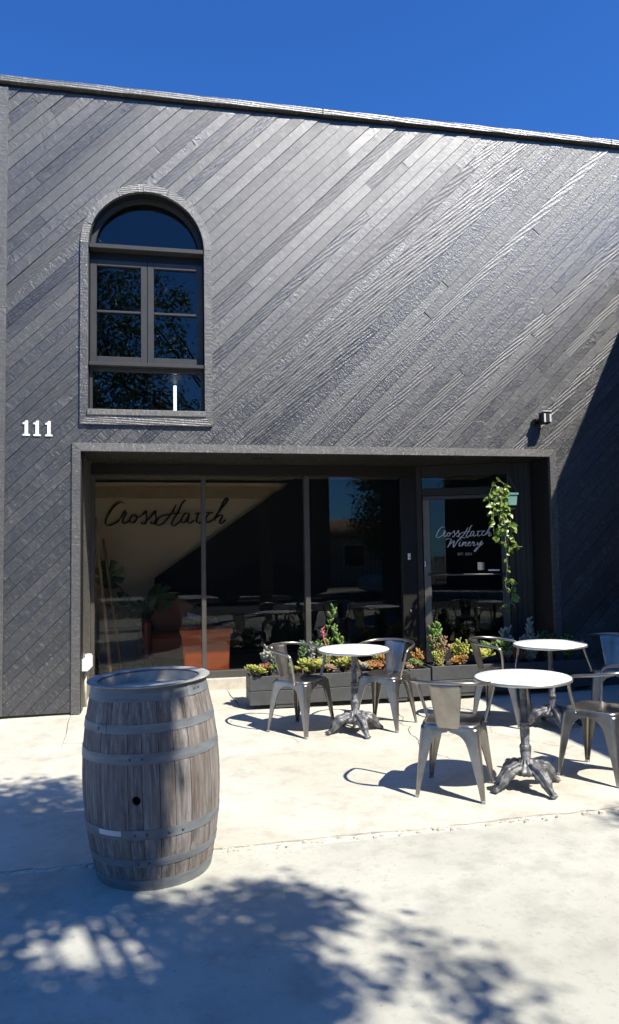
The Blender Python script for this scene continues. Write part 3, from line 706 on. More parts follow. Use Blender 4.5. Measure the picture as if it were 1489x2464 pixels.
# ---- small wall things
DIG = [(-.033, 0), (.033, 0), (.033, .014), (.015, .020), (.015, .148), (-.006, .148), (-.012, .134), (-.034, .124), (-.034, .112), (-.015, .114), (-.015, .020), (-.033, .014)]
for i, xx in enumerate((-1.306, -1.208, -1.100)):
    m_ = MB(); m_.prism(DIG, -.014, .0-.002); o = m_.build('house_number', M_NUM, loc=(xx, 0, 2.695-.001*i))
    tag(o, ('leftmost white numeral 1 of the house number on the black boards', 'middle white numeral 1 of the house number on the black boards', 'rightmost white numeral 1 of the house number, nearest the window')[i], 'house number', 'white house number digits')
fl = thing('security_light', 'small black security light on a bracket above the right end of the recess', 'light', (4.00, 0, 2.955))
m_ = MB(); m_.lathe([(.001, 0), (.035, 0), (.035, .018), (.001, .018)], 14); m_.build('mount_plate', M_BLACK, fl, M=Matrix.Translation((-.02, -.005, -.02)) @ Matrix.Rotation(pi/2, 4, 'X'))
m_ = MB(); m_.tube([(-.02, -.02, -.02), (-.02, -.05, -.01), (.02, -.075, .01)], .012, 8); m_.build('bracket', M_BLACK, fl)
m_ = MB(); m_.bbox(.0, .105, -.155, -.055, -.055, .065, .012); m_.build('housing', M_BLACK, fl)
m_ = MB(); m_.bbox(-.003, .108, -.165, -.045, .066, .080, .006); m_.build('hood', simple('pale_grey_hood', (.45, .45, .45), .4), fl)  # hood paler than the black housing
m_ = MB(); m_.bbox(.015, .035, -.158, -.1555, -.045, .05, .001); m_.bbox(.08, .1, -.158, -.1555, -.04, .045, .001); m_.build('reflector', simple('pale_reflector', (.6, .6, .6), .3), fl)
for i, (y, z, w, h, lb) in enumerate(((.215, .475, .15, .115, 'larger white outlet cover low on the left side of the recess'), (.46, .475, .10, .14, 'narrower white outlet cover beside the larger one in the recess'))):
    t = thing('outlet_box', lb, 'outlet', (-.806, y, z), 0, 'white outlet boxes on the jamb')
    m_ = MB(); m_.bbox(0, .06, -w/2, w/2, -h/2, h/2, .006); m_.build('box_body', M_WHITEP, t); m_ = MB(); m_.bbox(.061, .07, -w*.4, w*.4, -h*.4, h*.4, .003); m_.build('box_cover', M_WHITEP, t)
m_ = MB(); m_.tube([(-.79, .32, .42), (-.79, .32, .05)], .014, 8); tag(m_.build('conduit_pipe', M_CURB), 'grey conduit running down the jamb below the white outlet boxes', 'pipe')
for i, (x, z, w, h, lb) in enumerate(((2.83, 1.482, .034, .075, 'small white doorbell on the dark post left of the door'), (2.835, .84, .018, .03, 'tiny pale latch low on the dark post left of the door'))):
    t = thing('doorbell' if i == 0 else 'latch_plate', lb, 'doorbell' if i == 0 else 'latch', (x, .955, z))
    m_ = MB(); m_.bbox(-w/2, w/2, -.018, 0, -h/2, h/2, .004); m_.build('casing', M_WHITEP if i == 0 else simple('grey_metal', (.3, .3, .3), .4, .5), t)
    if i == 0: m_ = MB(); m_.lathe([(.001, 0), (.010, 0), (.010, .004), (.001, .004)], 12); m_.build('button', simple('grey_button', (.35, .35, .35), .4), t, M=Matrix.Translation((0, -.018, -.012)) @ Matrix.Rotation(pi/2, 4, 'X'))

# ---- neighbouring wing on the right (out of frame, its shadow is in the picture)
wg = thing('neighbouring_wing', 'dark side wing of the building standing beyond the right edge of the picture', 'building')
m_ = MB(); m_.box(5.6, 14, -9.2, -.001, -.3, 4.98); m_.build('wall', M_BLACK, wg)
m_ = MB(); m_.bbox(5.56, 14, -9.25, -.003, 4.981, 5.03, .004); m_.build('coping', M_TRIMX, wg)

# ---------------------------------------------------------------- wine barrel
BC = Vector((-.058, -3.455, G(-.065, -3.5)-.012)); BH = .937
br = thing('wine_barrel', 'weathered oak wine barrel with galvanised hoops standing upright on the paving joint', 'barrel', BC)
br.rotation_euler = (radians(.4), radians(-1.7), radians(0))
def brad(z):
    t = (z/BH-.5)*2; return .338-.058*t*t-.002*t**4
NS = 27; rb = random.Random(3); ang = []; tot = [rb.uniform(.75, 1.3) for _ in range(NS)]; S = sum(tot); a = radians(-108)
for k in range(NS): ang.append((a, a+2*pi*tot[k]/S)); a += 2*pi*tot[k]/S
bung_ang = radians(-101.5); bung_z = .432
for k, (a0, a1) in enumerate(ang):
    mb = MB(); nz = 16; na = 3; o_ = []; off = rb.uniform(-.0012, .0012)
    for i in range(nz+1):
        z = BH*i/nz; r = brad(z)+off
        for j in range(na+1):
            aa = a0+.0035+(a1-a0-.007)*j/na; rr = r-(.0018 if j in (0, na) else 0); o_.append((rr*cos(aa), rr*sin(aa), z))
        for j in range(na+1):
            aa = a1-.0035-(a1-a0-.007)*j/na; rr = r-.028; o_.append((rr*cos(aa), rr*sin(aa), z))
    m = 2*(na+1); fs = [(i*m+j, i*m+(j+1) % m, (i+1)*m+(j+1) % m, (i+1)*m+j) for i in range(nz) for j in range(m)]
    fs += [tuple(range(m))[::-1], tuple(nz*m+j for j in range(m))]; mb.add(o_, fs)
    st = mb.build('stave', M_OAK, br)
    if a0-.001 <= bung_ang+2*pi*0 <= a1+.001 or (a0-.13 < bung_ang < a1+.13):
        cm = MB(); cm.tube([((.2)*cos(bung_ang), .2*sin(bung_ang), bung_z), (.45*cos(bung_ang), .45*sin(bung_ang), bung_z)], .021, 20)
        co = cm.build('cutter', M_BLACK, br); mod = st.modifiers.new('b', 'BOOLEAN'); mod.operation = 'DIFFERENCE'; mod.object = co; mod.solver = 'EXACT'
        bpy.context.view_layer.update()
        dg = bpy.context.evaluated_depsgraph_get(); me2 = bpy.data.meshes.new_from_object(st.evaluated_get(dg)); st.modifiers.clear(); st.data = me2
        me2.materials.clear(); me2.materials.append(M_OAK); bpy.data.objects.remove(co)
m_ = MB(); bd = Vector((cos(bung_ang), sin(bung_ang), 0)); m_.lathe([(.001, .0), (.03, .0), (.03, .03), (.001, .03)], 16); m_.build('bung_dark_disc', simple('black_inside', (.004, .004, .004), .9), br, M=Matrix.Translation(bd*.27+Vector((0, 0, bung_z))) @ bd.to_track_quat('Z', 'Y').to_matrix().to_4x4())  # black disc stands in for the dark hollow behind the bung hole
def hoop(zc, w, seam=None, rivets=(), proud=.0028, name='hoop'):
    prof = [(brad(zc-w/2)+.0005, zc-w/2), (brad(zc-w/2)+proud, zc-w/2), (brad(zc)+proud, zc), (brad(zc+w/2)+proud, zc+w/2), (brad(zc+w/2)+.0005, zc+w/2)]
    m_ = MB(); m_.lathe(prof[1:4], 90, smooth=True); m_.lathe(prof[:2], 90, smooth=False); m_.lathe(prof[3:], 90, smooth=False); h = m_.build(name, M_GALV, br)
    if seam is not None:
        m_ = MB(); P = []
        for k in range(6):
            aa = seam-.10+.17*k/5
            for zz in (zc-w/2, zc+w/2):
                for pr_ in (proud-.001, proud+.0022): P.append(((brad(zz)+pr_)*cos(aa), (brad(zz)+pr_)*sin(aa), zz))
        fs = []
        for k in range(5):
            b0 = 4*k; b1 = b0+4; fs += [(b0+1, b1+1, b1+3, b0+3), (b0, b1, b1+1, b0+1), (b0+2, b0+3, b1+3, b1+2)]
        fs += [(0, 1, 3, 2), (20, 22, 23, 21)]; m_.add(P, fs); m_.build('hoop_lap', M_GALV, h)
    for rv in rivets:
        d = Vector((cos(rv), sin(rv), 0)); m_ = MB(); m_.lathe([(.0065, 0), (.0062, .002), (.0035, .0038), (.0005, .0042)], 10)
        m_.build('rivet', simple('rivet_metal', (.12, .13, .15), .5, .5) if 'rv' not in globals() else RV, h, M=Matrix.Translation(d*(brad(zc)+proud+.0018)+Vector((0, 0, zc))) @ d.to_track_quat('Z', 'Y').to_matrix().to_4x4())
RV = simple('rivet_metal', (.10, .11, .13), .5, .5); rv = 1
f = radians(-99)
hoop(BH-.036, .058, radians(-45), (radians(-42), radians(-35)))
hoop(BH*.803, .040, radians(-132), (radians(-137),))
hoop(BH*.660, .048, f, (f-.12, f+.05))
hoop(BH*.292, .046, f, (f-.08, f+.09, f+.40, f+.6))
hoop(BH*.147, .036, f, (f-.06, f+.1))
hoop(.028, .054, radians(-85), ())
M_HEAD = simple('grey_head_boards', (.46, .42, .35), .85, 0, .3, 9, .3)
# top: flared chime ring, head of boards
m_ = MB(); m_.lathe([(.262, BH-.012), (.304, BH+.000), (.306, BH+.004), (.302, BH+.006), (.258, BH+.001), (.252, BH-.004)], 72, closed=True, smooth=True); m_.build('chime_ring', simple('worn_grey_rim', (.33, .32, .29), .75, 0, .3, 20, .3, .2), br)
m_ = MB(); m_.lathe([(.254, BH-.062), (.250, BH-.008)], 48); m_.build('inner_chime', M_HEAD, br)
HZ = BH-.058; w = .085; x = -.252; hb = random.Random(5)
while x < .252:
    x1 = min(x+w*hb.uniform(.8, 1.2), .252); P = []
    n = 6
    for k in range(n+1):
        xx = x+.0015+(x1-x-.003)*k/n; P.append((xx, -sqrt(max(0, .253**2-xx*xx))))
    for k in range(n+1):
        xx = x1-.0015-(x1-x-.003)*k/n; P.append((xx, sqrt(max(0, .253**2-xx*xx))))
    P2 = []
    for p in P:
        if not P2 or (Vector(p)-Vector(P2[-1])).length > 1e-4: P2.append(p)
    m_ = MB(); m_.prism(P2, HZ-.02, HZ+hb.uniform(-.001, .001), 'Z', Matrix.Rotation(.9, 4, 'Z')); m_.build('head_board', M_HEAD, br); x = x1
m_ = MB(); P = []
for k in range(6):
    aa = radians(-137)+radians(22)*k/5
    for zz in (BH*.292-.004, BH*.292+.020):
        for pr_ in (.0037, .0052): P.append(((brad(zz)+pr_)*cos(aa), (brad(zz)+pr_)*sin(aa), zz))
fs = []
for k in range(5):
    b0 = 4*k; b1 = b0+4; fs += [(b0+1, b1+1, b1+3, b0+3), (b0, b1, b1+1, b0+1), (b0+2, b0+3, b1+3, b1+2)]
fs += [(0, 1, 3, 2), (20, 22, 23, 21)]; m_.add(P, fs); m_.build('paper_label', simple('faded_label', (.55, .54, .52), .7), br)

# ---------------------------------------------------------------- tables
def make_table():
    t = thing('bistro_table', '', 'table', (0, 0, 0), 0, 'round white-topped pedestal tables')
    m_ = MB(); m_.lathe([(.001, .682), (.292, .682), (.301, .686), (.3025, .694), (.301, .702), (.296, .705), (.001, .705)], 56); m_.build('table_top', M_WHITE, t)
    m_ = MB(); m_.lathe([(.3035, .684), (.3075, .685), (.3075, .702), (.3035, .703)], 64, closed=True); m_.build('edge_band', simple('brushed_edge', (.5, .5, .46), .35, .8), t)
    m_ = MB(); m_.lathe([(.001, .664), (.10, .664), (.10, .681), (.001, .681)], 20); m_.build('mounting_plate', M_IRON, t)
    fl_ = lambda z, w: .10*cos(w*8) if (.27 < z < .38) else 0
    m_ = MB(); m_.lathe([(.022, .664), (.022, .42), (.030, .418), (.031, .410), (.026, .405), (.034, .396), (.034, .385), (.027, .379), (.029, .37), (.024, .28), (.030, .272), (.037, .262), (.037, .246), (.031, .24), (.036, .235), (.030, .19), (.036, .184), (.037, .17)], 32, flute=fl_); m_.build('column', M_IRON, t)
    m_ = MB(); m_.lathe([(.036, .185), (.043, .176), (.050, .16), (.075, .142), (.108, .128), (.112, .118), (.095, .10), (.06, .085), (.001, .085)], 72, flute=lambda z, w: .10*cos(w*14)); m_.build('base_hub', M_IRON, t)
    for q in range(4):
        # scrolled claw foot: swept rib section with shoulders and toes
        path = [(.05, .135), (.10, .125), (.145, .105), (.18, .075), (.205, .045), (.235, .022), (.262, .014)]
        P = spline([(p[0], 0, p[1]) for p in path], 6); m_ = MB(); vs = []; n = 24
        for i, p in enumerate(P):
            u = i/(len(P)-1); wd = smap(u, [0, .35, .6, .8, .93, 1], [.034, .040, .026, .017, .026, .012]); hh = smap(u, [0, .4, .7, .9, 1], [.034, .042, .022, .017, .008])
            tt_ = (P[min(i+1, len(P)-1)]-P[max(i-1, 0)]).normalized(); nn = Vector((-tt_.z, 0, tt_.x)) if tt_.x > 0 else Vector((tt_.z, 0, -tt_.x))
            for k in range(n):
                w = 2*pi*k/n; rib = 1+.22*cos(w*6)*(1 if sin(w) > -.2 else 0)+.10*sin(u*26)*(u < .6)
                vs.append(p+Vector((0, 1, 0))*cos(w)*wd*rib+nn*sin(w)*hh*rib)
        m_.add([Vector((v.x, v.y, max(v.z, .001))) for v in vs], [(i*n+k, i*n+(k+1) % n, (i+1)*n+(k+1) % n, (i+1)*n+k) for i in range(len(P)-1) for k in range(n)]+[tuple(range(n))[::-1], tuple((len(P)-1)*n+k for k in range(n))], True)
        m_.build('claw_foot', M_IRON, t, M=Matrix.Rotation(q*pi/2, 4, 'Z'))
    return t
def seat_on_ground(o):                                         # tilt gently with the paving
    x, y = o.location.x, o.location.y; o.location.z = G(x, y)
    gx = (G(x+.15, y)-G(x-.15, y))/.3; gy = (G(x, y+.15)-G(x, y-.15))/.3
    rz = o.rotation_euler.z; n_ = Vector((-gx, -gy, 1)).normalized()
    q = Vector((0, 0, 1)).rotation_difference(n_).to_matrix().to_4x4() @ Matrix.Rotation(rz, 4, 'Z'); o.rotation_euler = q.to_euler()
tab0 = make_table()
TB = [((2.262, -2.90), radians(-78), 'nearest round white table, between the chair with its back to us and the right-hand chair', .012),
      ((1.575, -1.20), radians(-80), 'round white table in front of the planter, with a chair on its left and right', -.015),
      ((3.245, -1.50), radians(-100), 'round white table at the right, its column standing in the shade', 0)]
for i, (p, rz, lb, dz) in enumerate(TB):
    t = tab0 if i == 0 else copy_tree(tab0)
    t['label'] = lb; t.location = (p[0], p[1], 0); t.rotation_euler = (0, 0, rz); seat_on_ground(t)

# ---------------------------------------------------------------- metal armchairs
def make_chair():
    t = thing('metal_armchair', '', 'chair', (0, 0, 0), 0, 'gunmetal cafe armchairs round the white tables')
    # seat: rounded square, slightly dished, rolled edge
    m_ = MB(); n = 48; rings = []
    def sq(r, th, e=5.0):
        c, s = cos(th), sin(th); k = (abs(c)**e+abs(s)**e)**(-1/e); return r*k*c, r*k*s
    for r, z in ((.02, .436), (.08, .437), (.13, .441), (.155, .4475), (.168, .450), (.177, .447), (.181, .438), (.182, .410)):
        rings.append([(*sq(r, 2*pi*k/n+pi/n), z) for k in range(n)])
    vs = [p for rg in rings for p in rg]; fs = [(i*n+k, i*n+(k+1) % n, (i+1)*n+(k+1) % n, (i+1)*n+k) for i in range(len(rings)-1) for k in range(n)]+[tuple(range(n))]
    m_.add(vs, fs, True); s = m_.build('seat', M_GUN, t)
    # legs: tapered L-section with rounded corner, wings growing into the arches
    def leg(cx, cy):
        m_ = MB(); vs = []; zs = [0, .03, .08, .14, .20, .26, .31, .345, .37, .388, .398, .404, .412, .43]
        for z in zs:
            half = .215-.037*(z/.43)
            w = smap(z, [0, .08, .20, .31, .345, .37, .388, .398, .404, .43], [.022, .031, .050, .070, .080, .095, .115, .142, .172, .172])
            cr_ = smap(z, [0, .3, .43], [.012, .020, .032]); X, Y = cx*half, cy*half
            w = max(w, cr_+.004); pr = [(X-cx*w, Y)]+[(X-cx*cr_+cx*cr_*sin(q), Y-cy*cr_+cy*cr_*cos(q)) for q in (0, pi/8, pi/4, 3*pi/8, pi/2)]+[(X, Y-cy*w)]
            # folded-in lips give the sheet thickness
            lip = .010; pr = [(X-cx*w, Y-cy*lip)]+pr+[(X-cx*lip, Y-cy*w)]
            vs += [(a, b, z) for a, b in pr]
        m = 9; m_.add(vs, [(i*m+k, i*m+k+1, (i+1)*m+k+1, (i+1)*m+k) for i in range(len(zs)-1) for k in range(m-1)], False)
        lo = m_.build('leg', M_GUN, t); md = lo.modifiers.new('sheet', 'SOLIDIFY'); md.thickness = .0022; md.offset = 0
        for pl_ in lo.data.polygons: pl_.use_smooth = (pl_.index % 8) in (2, 3, 4, 5)
        m_ = MB(); h = .215; m_.bbox(cx*h-.013-cx*.010, cx*h+.013-cx*.010, cy*h-.013-cy*.010, cy*h+.013-cy*.010, -.002, .016, .004); m_.build('foot_cap', simple('grey_rubber', (.22, .22, .22), .6) if 'FC' not in globals() else FC, lo)
    for cx in (-1, 1):
        for cy in (-1, 1): leg(cx, cy)
    # back splat: pressed, tapering, leaning back
    m_ = MB(); vs = []; nz, nx = 10, 8
    for i in range(nz+1):
        u = i/nz; z = .415+u*.30; hw = .068+.038*u; xb = -.180-.085*u**1.15
        for j in range(nx+1):
            v = -1+2*j/nx; rib = .006 if abs(v) < .45 and .05 < u < .97 else 0
            vs.append((xb+.018*v*v*u-rib, hw*v, z))
    m_.add(vs, [(i*(nx+1)+j, i*(nx+1)+j+1, (i+1)*(nx+1)+j+1, (i+1)*(nx+1)+j) for i in range(nz) for j in range(nx)], True)
    bo = m_.build('back_splat', M_GUN, t); md = bo.modifiers.new('sheet', 'SOLIDIFY'); md.thickness = .0022
    # arm rail: one bent tube
    H = [(.075, -.184, .425), (.078, -.196, .47), (.085, -.225, .56), (.085, -.245, .635), (.072, -.252, .665), (.035, -.254, .682), (-.05, -.252, .693), (-.13, -.232, .703), (-.21, -.175, .713), (-.255, -.09, .718), (-.268, 0, .720)]
    P = H+[(x, -y, z) for x, y, z in H[-2::-1]]
    m_ = MB(); m_.tube(spline(P, 5), .0115, 10); ar = m_.build('arm_rail', M_GUN, t)
    for sy in (-1, 1):
        m_ = MB(); m_.tube([(.075, sy*.178, .427), (.075, sy*.2, .427)], .009, 8); m_.build('bolt', M_GUN, ar)
    return t
FC = simple('grey_rubber', (.3, .3, .3), .6)
ch0 = make_chair()
CH = [((1.815, -2.815), 57, 'nearest chair, seen from behind with its splat towards us, at the nearest table'),
      ((2.875, -2.78), 122, 'chair cut off by the right edge of the picture, beside the nearest table'),
      ((1.145, -1.02), -48, 'leftmost chair, its shadowed seat turned towards the middle table before the planter'),
      ((1.895, -1.03), -132, 'chair with a bluish back splat right of the middle table before the planter'),
      ((2.93, -1.20), -43, 'chair with a pale beige splat before the right planter, left of the shaded table'),
      ((3.90, -1.42), -122, 'chair wholly in the dark shade at the right, its blue-grey splat facing us')]
for i, (p, a, lb) in enumerate(CH):
    t = ch0 if i == 0 else copy_tree(ch0)
    t['label'] = lb; t.location = (p[0], p[1], 0); t.rotation_euler = (0, 0, radians(a)); seat_on_ground(t)

# ---------------------------------------------------------------- planters and succulents
def planter(x0, x1, y0, y1, z0, z1, label):
    t = thing('planter_box', label, 'planter', ((x0+x1)/2, (y0+y1)/2, z0), 0, 'long dark planter boxes along the entrance'); hw = (x1-x0)/2; hd = (y1-y0)/2; H = z1-z0
    h1 = H*.49
    for za, zb in ((.0, h1-.003), (h1+.003, H)):
        for sy in (-1, 1):
            m_ = MB(); m_.bbox(-hw, hw, min(sy*hd, sy*(hd-.022)), max(sy*hd, sy*(hd-.022)), za, zb, .003); m_.build('board', M_PLANTER, t)
        for sx in (-1, 1):
            m_ = MB(); m_.bbox(min(sx*hw*.9995, sx*(hw-.022)), max(sx*hw*.9995, sx*(hw-.022)), -hd+.023, hd-.023, za, zb, .003); m_.build('end_board', M_PLANTER, t)
    m_ = MB(); m_.box(-hw+.023, hw-.023, -hd+.023, hd-.023, .01, H-.035); m_.build('soil', M_SOIL, t)
    for sx in (-.62, .62):
        m_ = MB(); m_.bbox(sx*hw-.10, sx*hw+.10, -hd+.01, hd-.01, -.035, -.001, .004); m_.build('foot', M_PLANTER, t)
    return t
planter(.79, 2.635, -.20, .13, .07, .345, 'left dark plank planter full of succulents behind the middle table')
planter(2.652, 4.50, -.20, .13, .085, .362, 'right dark plank planter running from the beige-backed chair into the shade')

def set_tip(me, vals):
    at = me.attributes.new('tip', 'FLOAT', 'POINT'); at.data.foreach_set('value', vals)
class LF:                                                       # leaf collector with tip values
    def __init__(s): s.v = []; s.f = []; s.t = []
    def leaf(s, base, d, upv, L, W, thick=.0, curl=.2, fat=False):
        """spoon shaped leaf from base along d"""
        d = d.normalized(); side = d.cross(upv)
        side = side.normalized() if side.length > 1e-5 else Vector((1, 0, 0)); nn = side.cross(d).normalized()
        st = [(0, .35), (.35, .75), (.7, 1.0), (.9, .62), (1, .0)]; o = len(s.v)
        for i, (u, w) in enumerate(st):
            c = base+d*L*u+nn*curl*L*u*u; ww = W*.5*w
            if u == 1: s.v.append(c); s.t.append(1.0); break
            s.v += [c-side*ww+nn*ww*.35, c-nn*thick, c+side*ww+nn*ww*.35]; s.t += [u*.85, u*.55, u*.85]
            if thick: s.v.append(c+nn*thick*.9); s.t.append(u*.5)
        m = 4 if thick else 3
        for i in range(3):
            a, b = o+i*m, o+(i+1)*m
            s.f += [(a, a+1, b+1, b), (a+1, a+2, b+2, b+1)]
            if thick: s.f += [(a+2, a+3, b+3, b+2), (a+3, a, b, b+3)]
        a = o+3*m; tipi = o+4*m
        s.f += [(a, a+1, tipi), (a+1, a+2, tipi)]
        if thick: s.f += [(a+2, a+3, tipi), (a+3, a, tipi)]
    def rosette(s, c, R, n, axis=Vector((0, 0, 1)), wid=.5, thick=.0, rr=random):
        axis = axis.normalized(); q = axis.to_track_quat('Z', 'Y')
        for k in range(n):
            u = k/n; th = k*2.39996; el = radians(8+72*u); L = R*(1.0-.62*u)
            d = q @ Vector((cos(th)*cos(el), sin(th)*cos(el), sin(el))); s.leaf(c+axis*R*.12*u, d, axis, L, L*wid+R*.09, thick, .18)
    def build(s, name, mat, parent=None):
        me = bpy.data.meshes.new(name); me.from_pydata(s.v, [], s.f); me.materials.append(mat); set_tip(me, s.t)
        me.polygons.foreach_set('use_smooth', [True]*len(me.polygons)); o = obj(name, me, parent); return o
rp = random.Random(17)
MATN = {'y': M_LY, 'g': M_LG, 'r': M_LR, 'o': M_LO, 'w': M_LW, 'd': M_LD, 'b': M_LB}
def p_rosettes(x, y, z, heads, R, col, label, name='succulent', group=None, stem=.03):
    t = thing(name, label, 'succulent', (x, y, z), 0, group); lf = LF(); sb = MB(); R *= 1.3; heads += 2
    for i in range(heads):
        a = rp.random()*6.28; d = (0 if i == 0 else rp.uniform(.5, 1.3)*R); c = Vector((d*cos(a), d*.8*sin(a), stem*rp.uniform(.4, 1.5))); r = R*rp.uniform(.65, 1.1)
        lf.rosette(c, r, rp.randint(16, 24), Vector((rp.gauss(0, .35), rp.gauss(-.35, .3), 1)), rp.uniform(.45, .6), r*.05); sb.tube([(0, 0, -.03), c], .006, 5)
    sb.build('stem', M_STEM, t); lf.build('leaf_rosettes', MATN[col], t); return t
def p_branchy(x, y, z, H, spread, n, col, label, leafL=.03, lean=(0, 0), name='branching_succulent', bare=.3, ld=16, thick=.12):
    t = thing(name, label, 'succulent', (x, y, z)); lf = LF(); sb = MB(); leafL *= 1.35; n = int(n*1.4)+1
    for i in range(n):
        a = rp.random()*6.28; s = spread*sqrt(rp.random()) if i else 0; h = H*(rp.uniform(.55, 1.0) if i else 1)
        tip = Vector((s*cos(a)+lean[0]*h/H, s*.8*sin(a)+lean[1]*h/H, h)); mid = tip*.5+Vector((rp.gauss(0, .1*h), rp.gauss(0, .07*h), 0))
        P = spline([(0, 0, -.03), mid, tip], 6); sb.tube(P, [.006-.003*k/len(P) for k in range(len(P))], 5)
        for k in range(ld):
            u = bare+(1-bare)*k/(ld-1); p = P[min(len(P)-1, int(u*(len(P)-1)))]; th = k*2.4+a
            d = Vector((cos(th), sin(th), .35+.9*u)); L = leafL*rp.uniform(.7, 1.25); lf.leaf(p, d, Vector((0, 0, 1)), L, L*.62, L*thick, .15)
    sb.build('stem', M_STEM, t); lf.build('leaf_clusters', MATN[col], t); return t
Z1, Z2 = .325, .34
P1Y = -.06
p_rosettes(.84, -.14, Z1+.03, 4, .062, 'y', 'yellow-green rosettes spilling over the left end of the left planter')
p_rosettes(.955, -.05, Z1+.05, 3, .055, 'r', 'dark red rosettes beside the yellow ones at the planter end')
p_branchy(1.02, .03, Z1, .24, .09, 6, 'w', 'greyish white spoon-leaved clump behind the leftmost chair', .055, bare=.5, ld=12)
p_rosettes(1.10, -.13, Z1+.04, 4, .058, 'g', 'green rosettes hanging over the planter edge behind the leftmost chair splat')
p_rosettes(1.30, -.12, Z1+.02, 2, .050, 'y', 'small lemon yellow rosette low behind the arm of the leftmost chair')
p_rosettes(1.40, -.12, Z1+.06, 4, .075, 'y', 'pale yellow-green rosette cluster right of the leftmost chair arm')
p_branchy(1.36, .05, Z1, .27, .015, 2, 'd', 'dark green oval-leaved shoot standing behind the pale yellow cluster', .06, bare=.4, ld=14)
p_branchy(1.62, .04, Z1, .30, .16, 10, 'g', 'bushy green jade plant left of the middle table column', .05, bare=.35, ld=16)
p_branchy(1.60, .05, Z1, .62, .02, 1, 'g', 'tall jade stem with a leafy head, the highest plant in the left planter', .052, lean=(.10, -.02), bare=.66, ld=14)
t = thing('pink_bud_stalk', 'tall curved stalk tipped with pink buds beside the tall jade stem', 'succulent', (1.62, -.03, Z1)); m_ = MB(); m_.tube(spline([(0, 0, -.02), (-.01, 0, .2), (-.05, 0, .33), (-.065, 0, .42)], 5), .006, 6); m_.build('stalk', M_LP, t)
lf = LF()
for k in range(9): lf.leaf(Vector((-.065, 0, .36+.010*k)), Vector((cos(k*2.4), sin(k*2.4), .6)), Vector((0, 0, 1)), .035, .02, .004, .1)
lf.build('buds', M_LP, t)
p_rosettes(1.60, -.12, Z1+.03, 3, .055, 'b', 'dry brown rosettes at the planter edge under the jade bush')
p_branchy(1.46, .02, Z1, .26, .10, 6, 'w', 'grey-leaved shoots left of the bushy jade plant', .042, bare=.4, ld=12)
p_rosettes(1.80, -.11, Z1+.06, 3, .075, 'y', 'large lime rosettes just left of the middle table column')
p_branchy(1.76, -.05, Z1, .16, .08, 7, 'r', 'rusty red sedum under the rim of the middle table', .03)
p_rosettes(1.93, -.12, Z1+.03, 4, .055, 'w', 'chalky white rosettes behind the middle table column')
p_rosettes(2.03, -.10, Z1+.03, 4, .06, 'o', 'orange rosettes just right of the middle table column')
p_branchy(2.16, -.02, Z1, .20, .09, 8, 'y', 'upright pale yellow sprigs between the column and the bluish chair', .032)
p_branchy(2.22, -.09, Z1, .15, .08, 8, 'o', 'bright orange sedum tangle left of the bluish chair splat', .032)
p_branchy(2.10, -.12, Z1, .09, .07, 6, 'r', 'low brick red tufts at the planter edge left of the bluish chair', .03)
p_rosettes(2.52, -.11, Z1+.03, 3, .055, 'g', 'green rosette at the right end of the left planter')
p_branchy(2.56, -.03, Z1, .17, .08, 7, 'o', 'amber sprigs at the right end of the left planter', .03)
p_rosettes(2.44, -.13, Z1+.01, 3, .04, 'b', 'brown withered rosettes beside the bluish chair arm')
p_branchy(2.80, -.04, Z2, .30, .12, 9, 'b', 'tangled brown stems with shrivelled leaves at the left end of the right planter', .032, bare=.1, ld=12)
p_branchy(2.79, .02, Z2, .40, .05, 4, 'g', 'upright green shoots rising above the tangled brown stems', .06, bare=.55, ld=14)
p_branchy(2.77, -.08, Z2, .15, .07, 6, 'y', 'short yellow shoots at the foot of the brown tangle', .03)
p_branchy(3.02, -.03, Z2, .24, .11, 9, 'y', 'yellow-green sprawling sedum in the middle of the right planter', .034, bare=.3)
p_rosettes(3.00, -.13, Z2+.03, 3, .055, 'o', 'salmon coloured leaf rosettes at the edge of the right planter')
p_rosettes(3.20, -.12, Z2+.08, 3, .085, 'y', 'big lime green rosette left of the beige chair splat')
p_rosettes(3.45, -.08, Z2+.14, 5, .10, 'g', 'large round-leaved green rosettes seen through the beige chair arms')
p_branchy(3.58, -.02, Z2, .32, .07, 5, 'w', 'silver-leaved spray behind the beige chair arm rail', .055, bare=.35)
p_branchy(3.66, -.08, Z2, .15, .08, 7, 'r', 'red sedum where the shade begins on the right planter', .034)
p_branchy(3.83, -.04, Z2, .24, .12, 8, 'w', 'pale shaded foliage under the far table top', .05, bare=.3)
p_branchy(4.02, -.02, Z2, .28, .12, 8, 'd', 'dark foliage in the shade right of the far table column', .05, bare=.3)
p_branchy(3.88, .06, Z2, .42, .03, 3, 'w', 'thin shoot in the shade rising behind the far table', .05, bare=.7, ld=8)
p_branchy(4.27, -.02, Z2, .24, .12, 8, 'g', 'dim green clump at the far right end of the right planter', .05, bare=.3)

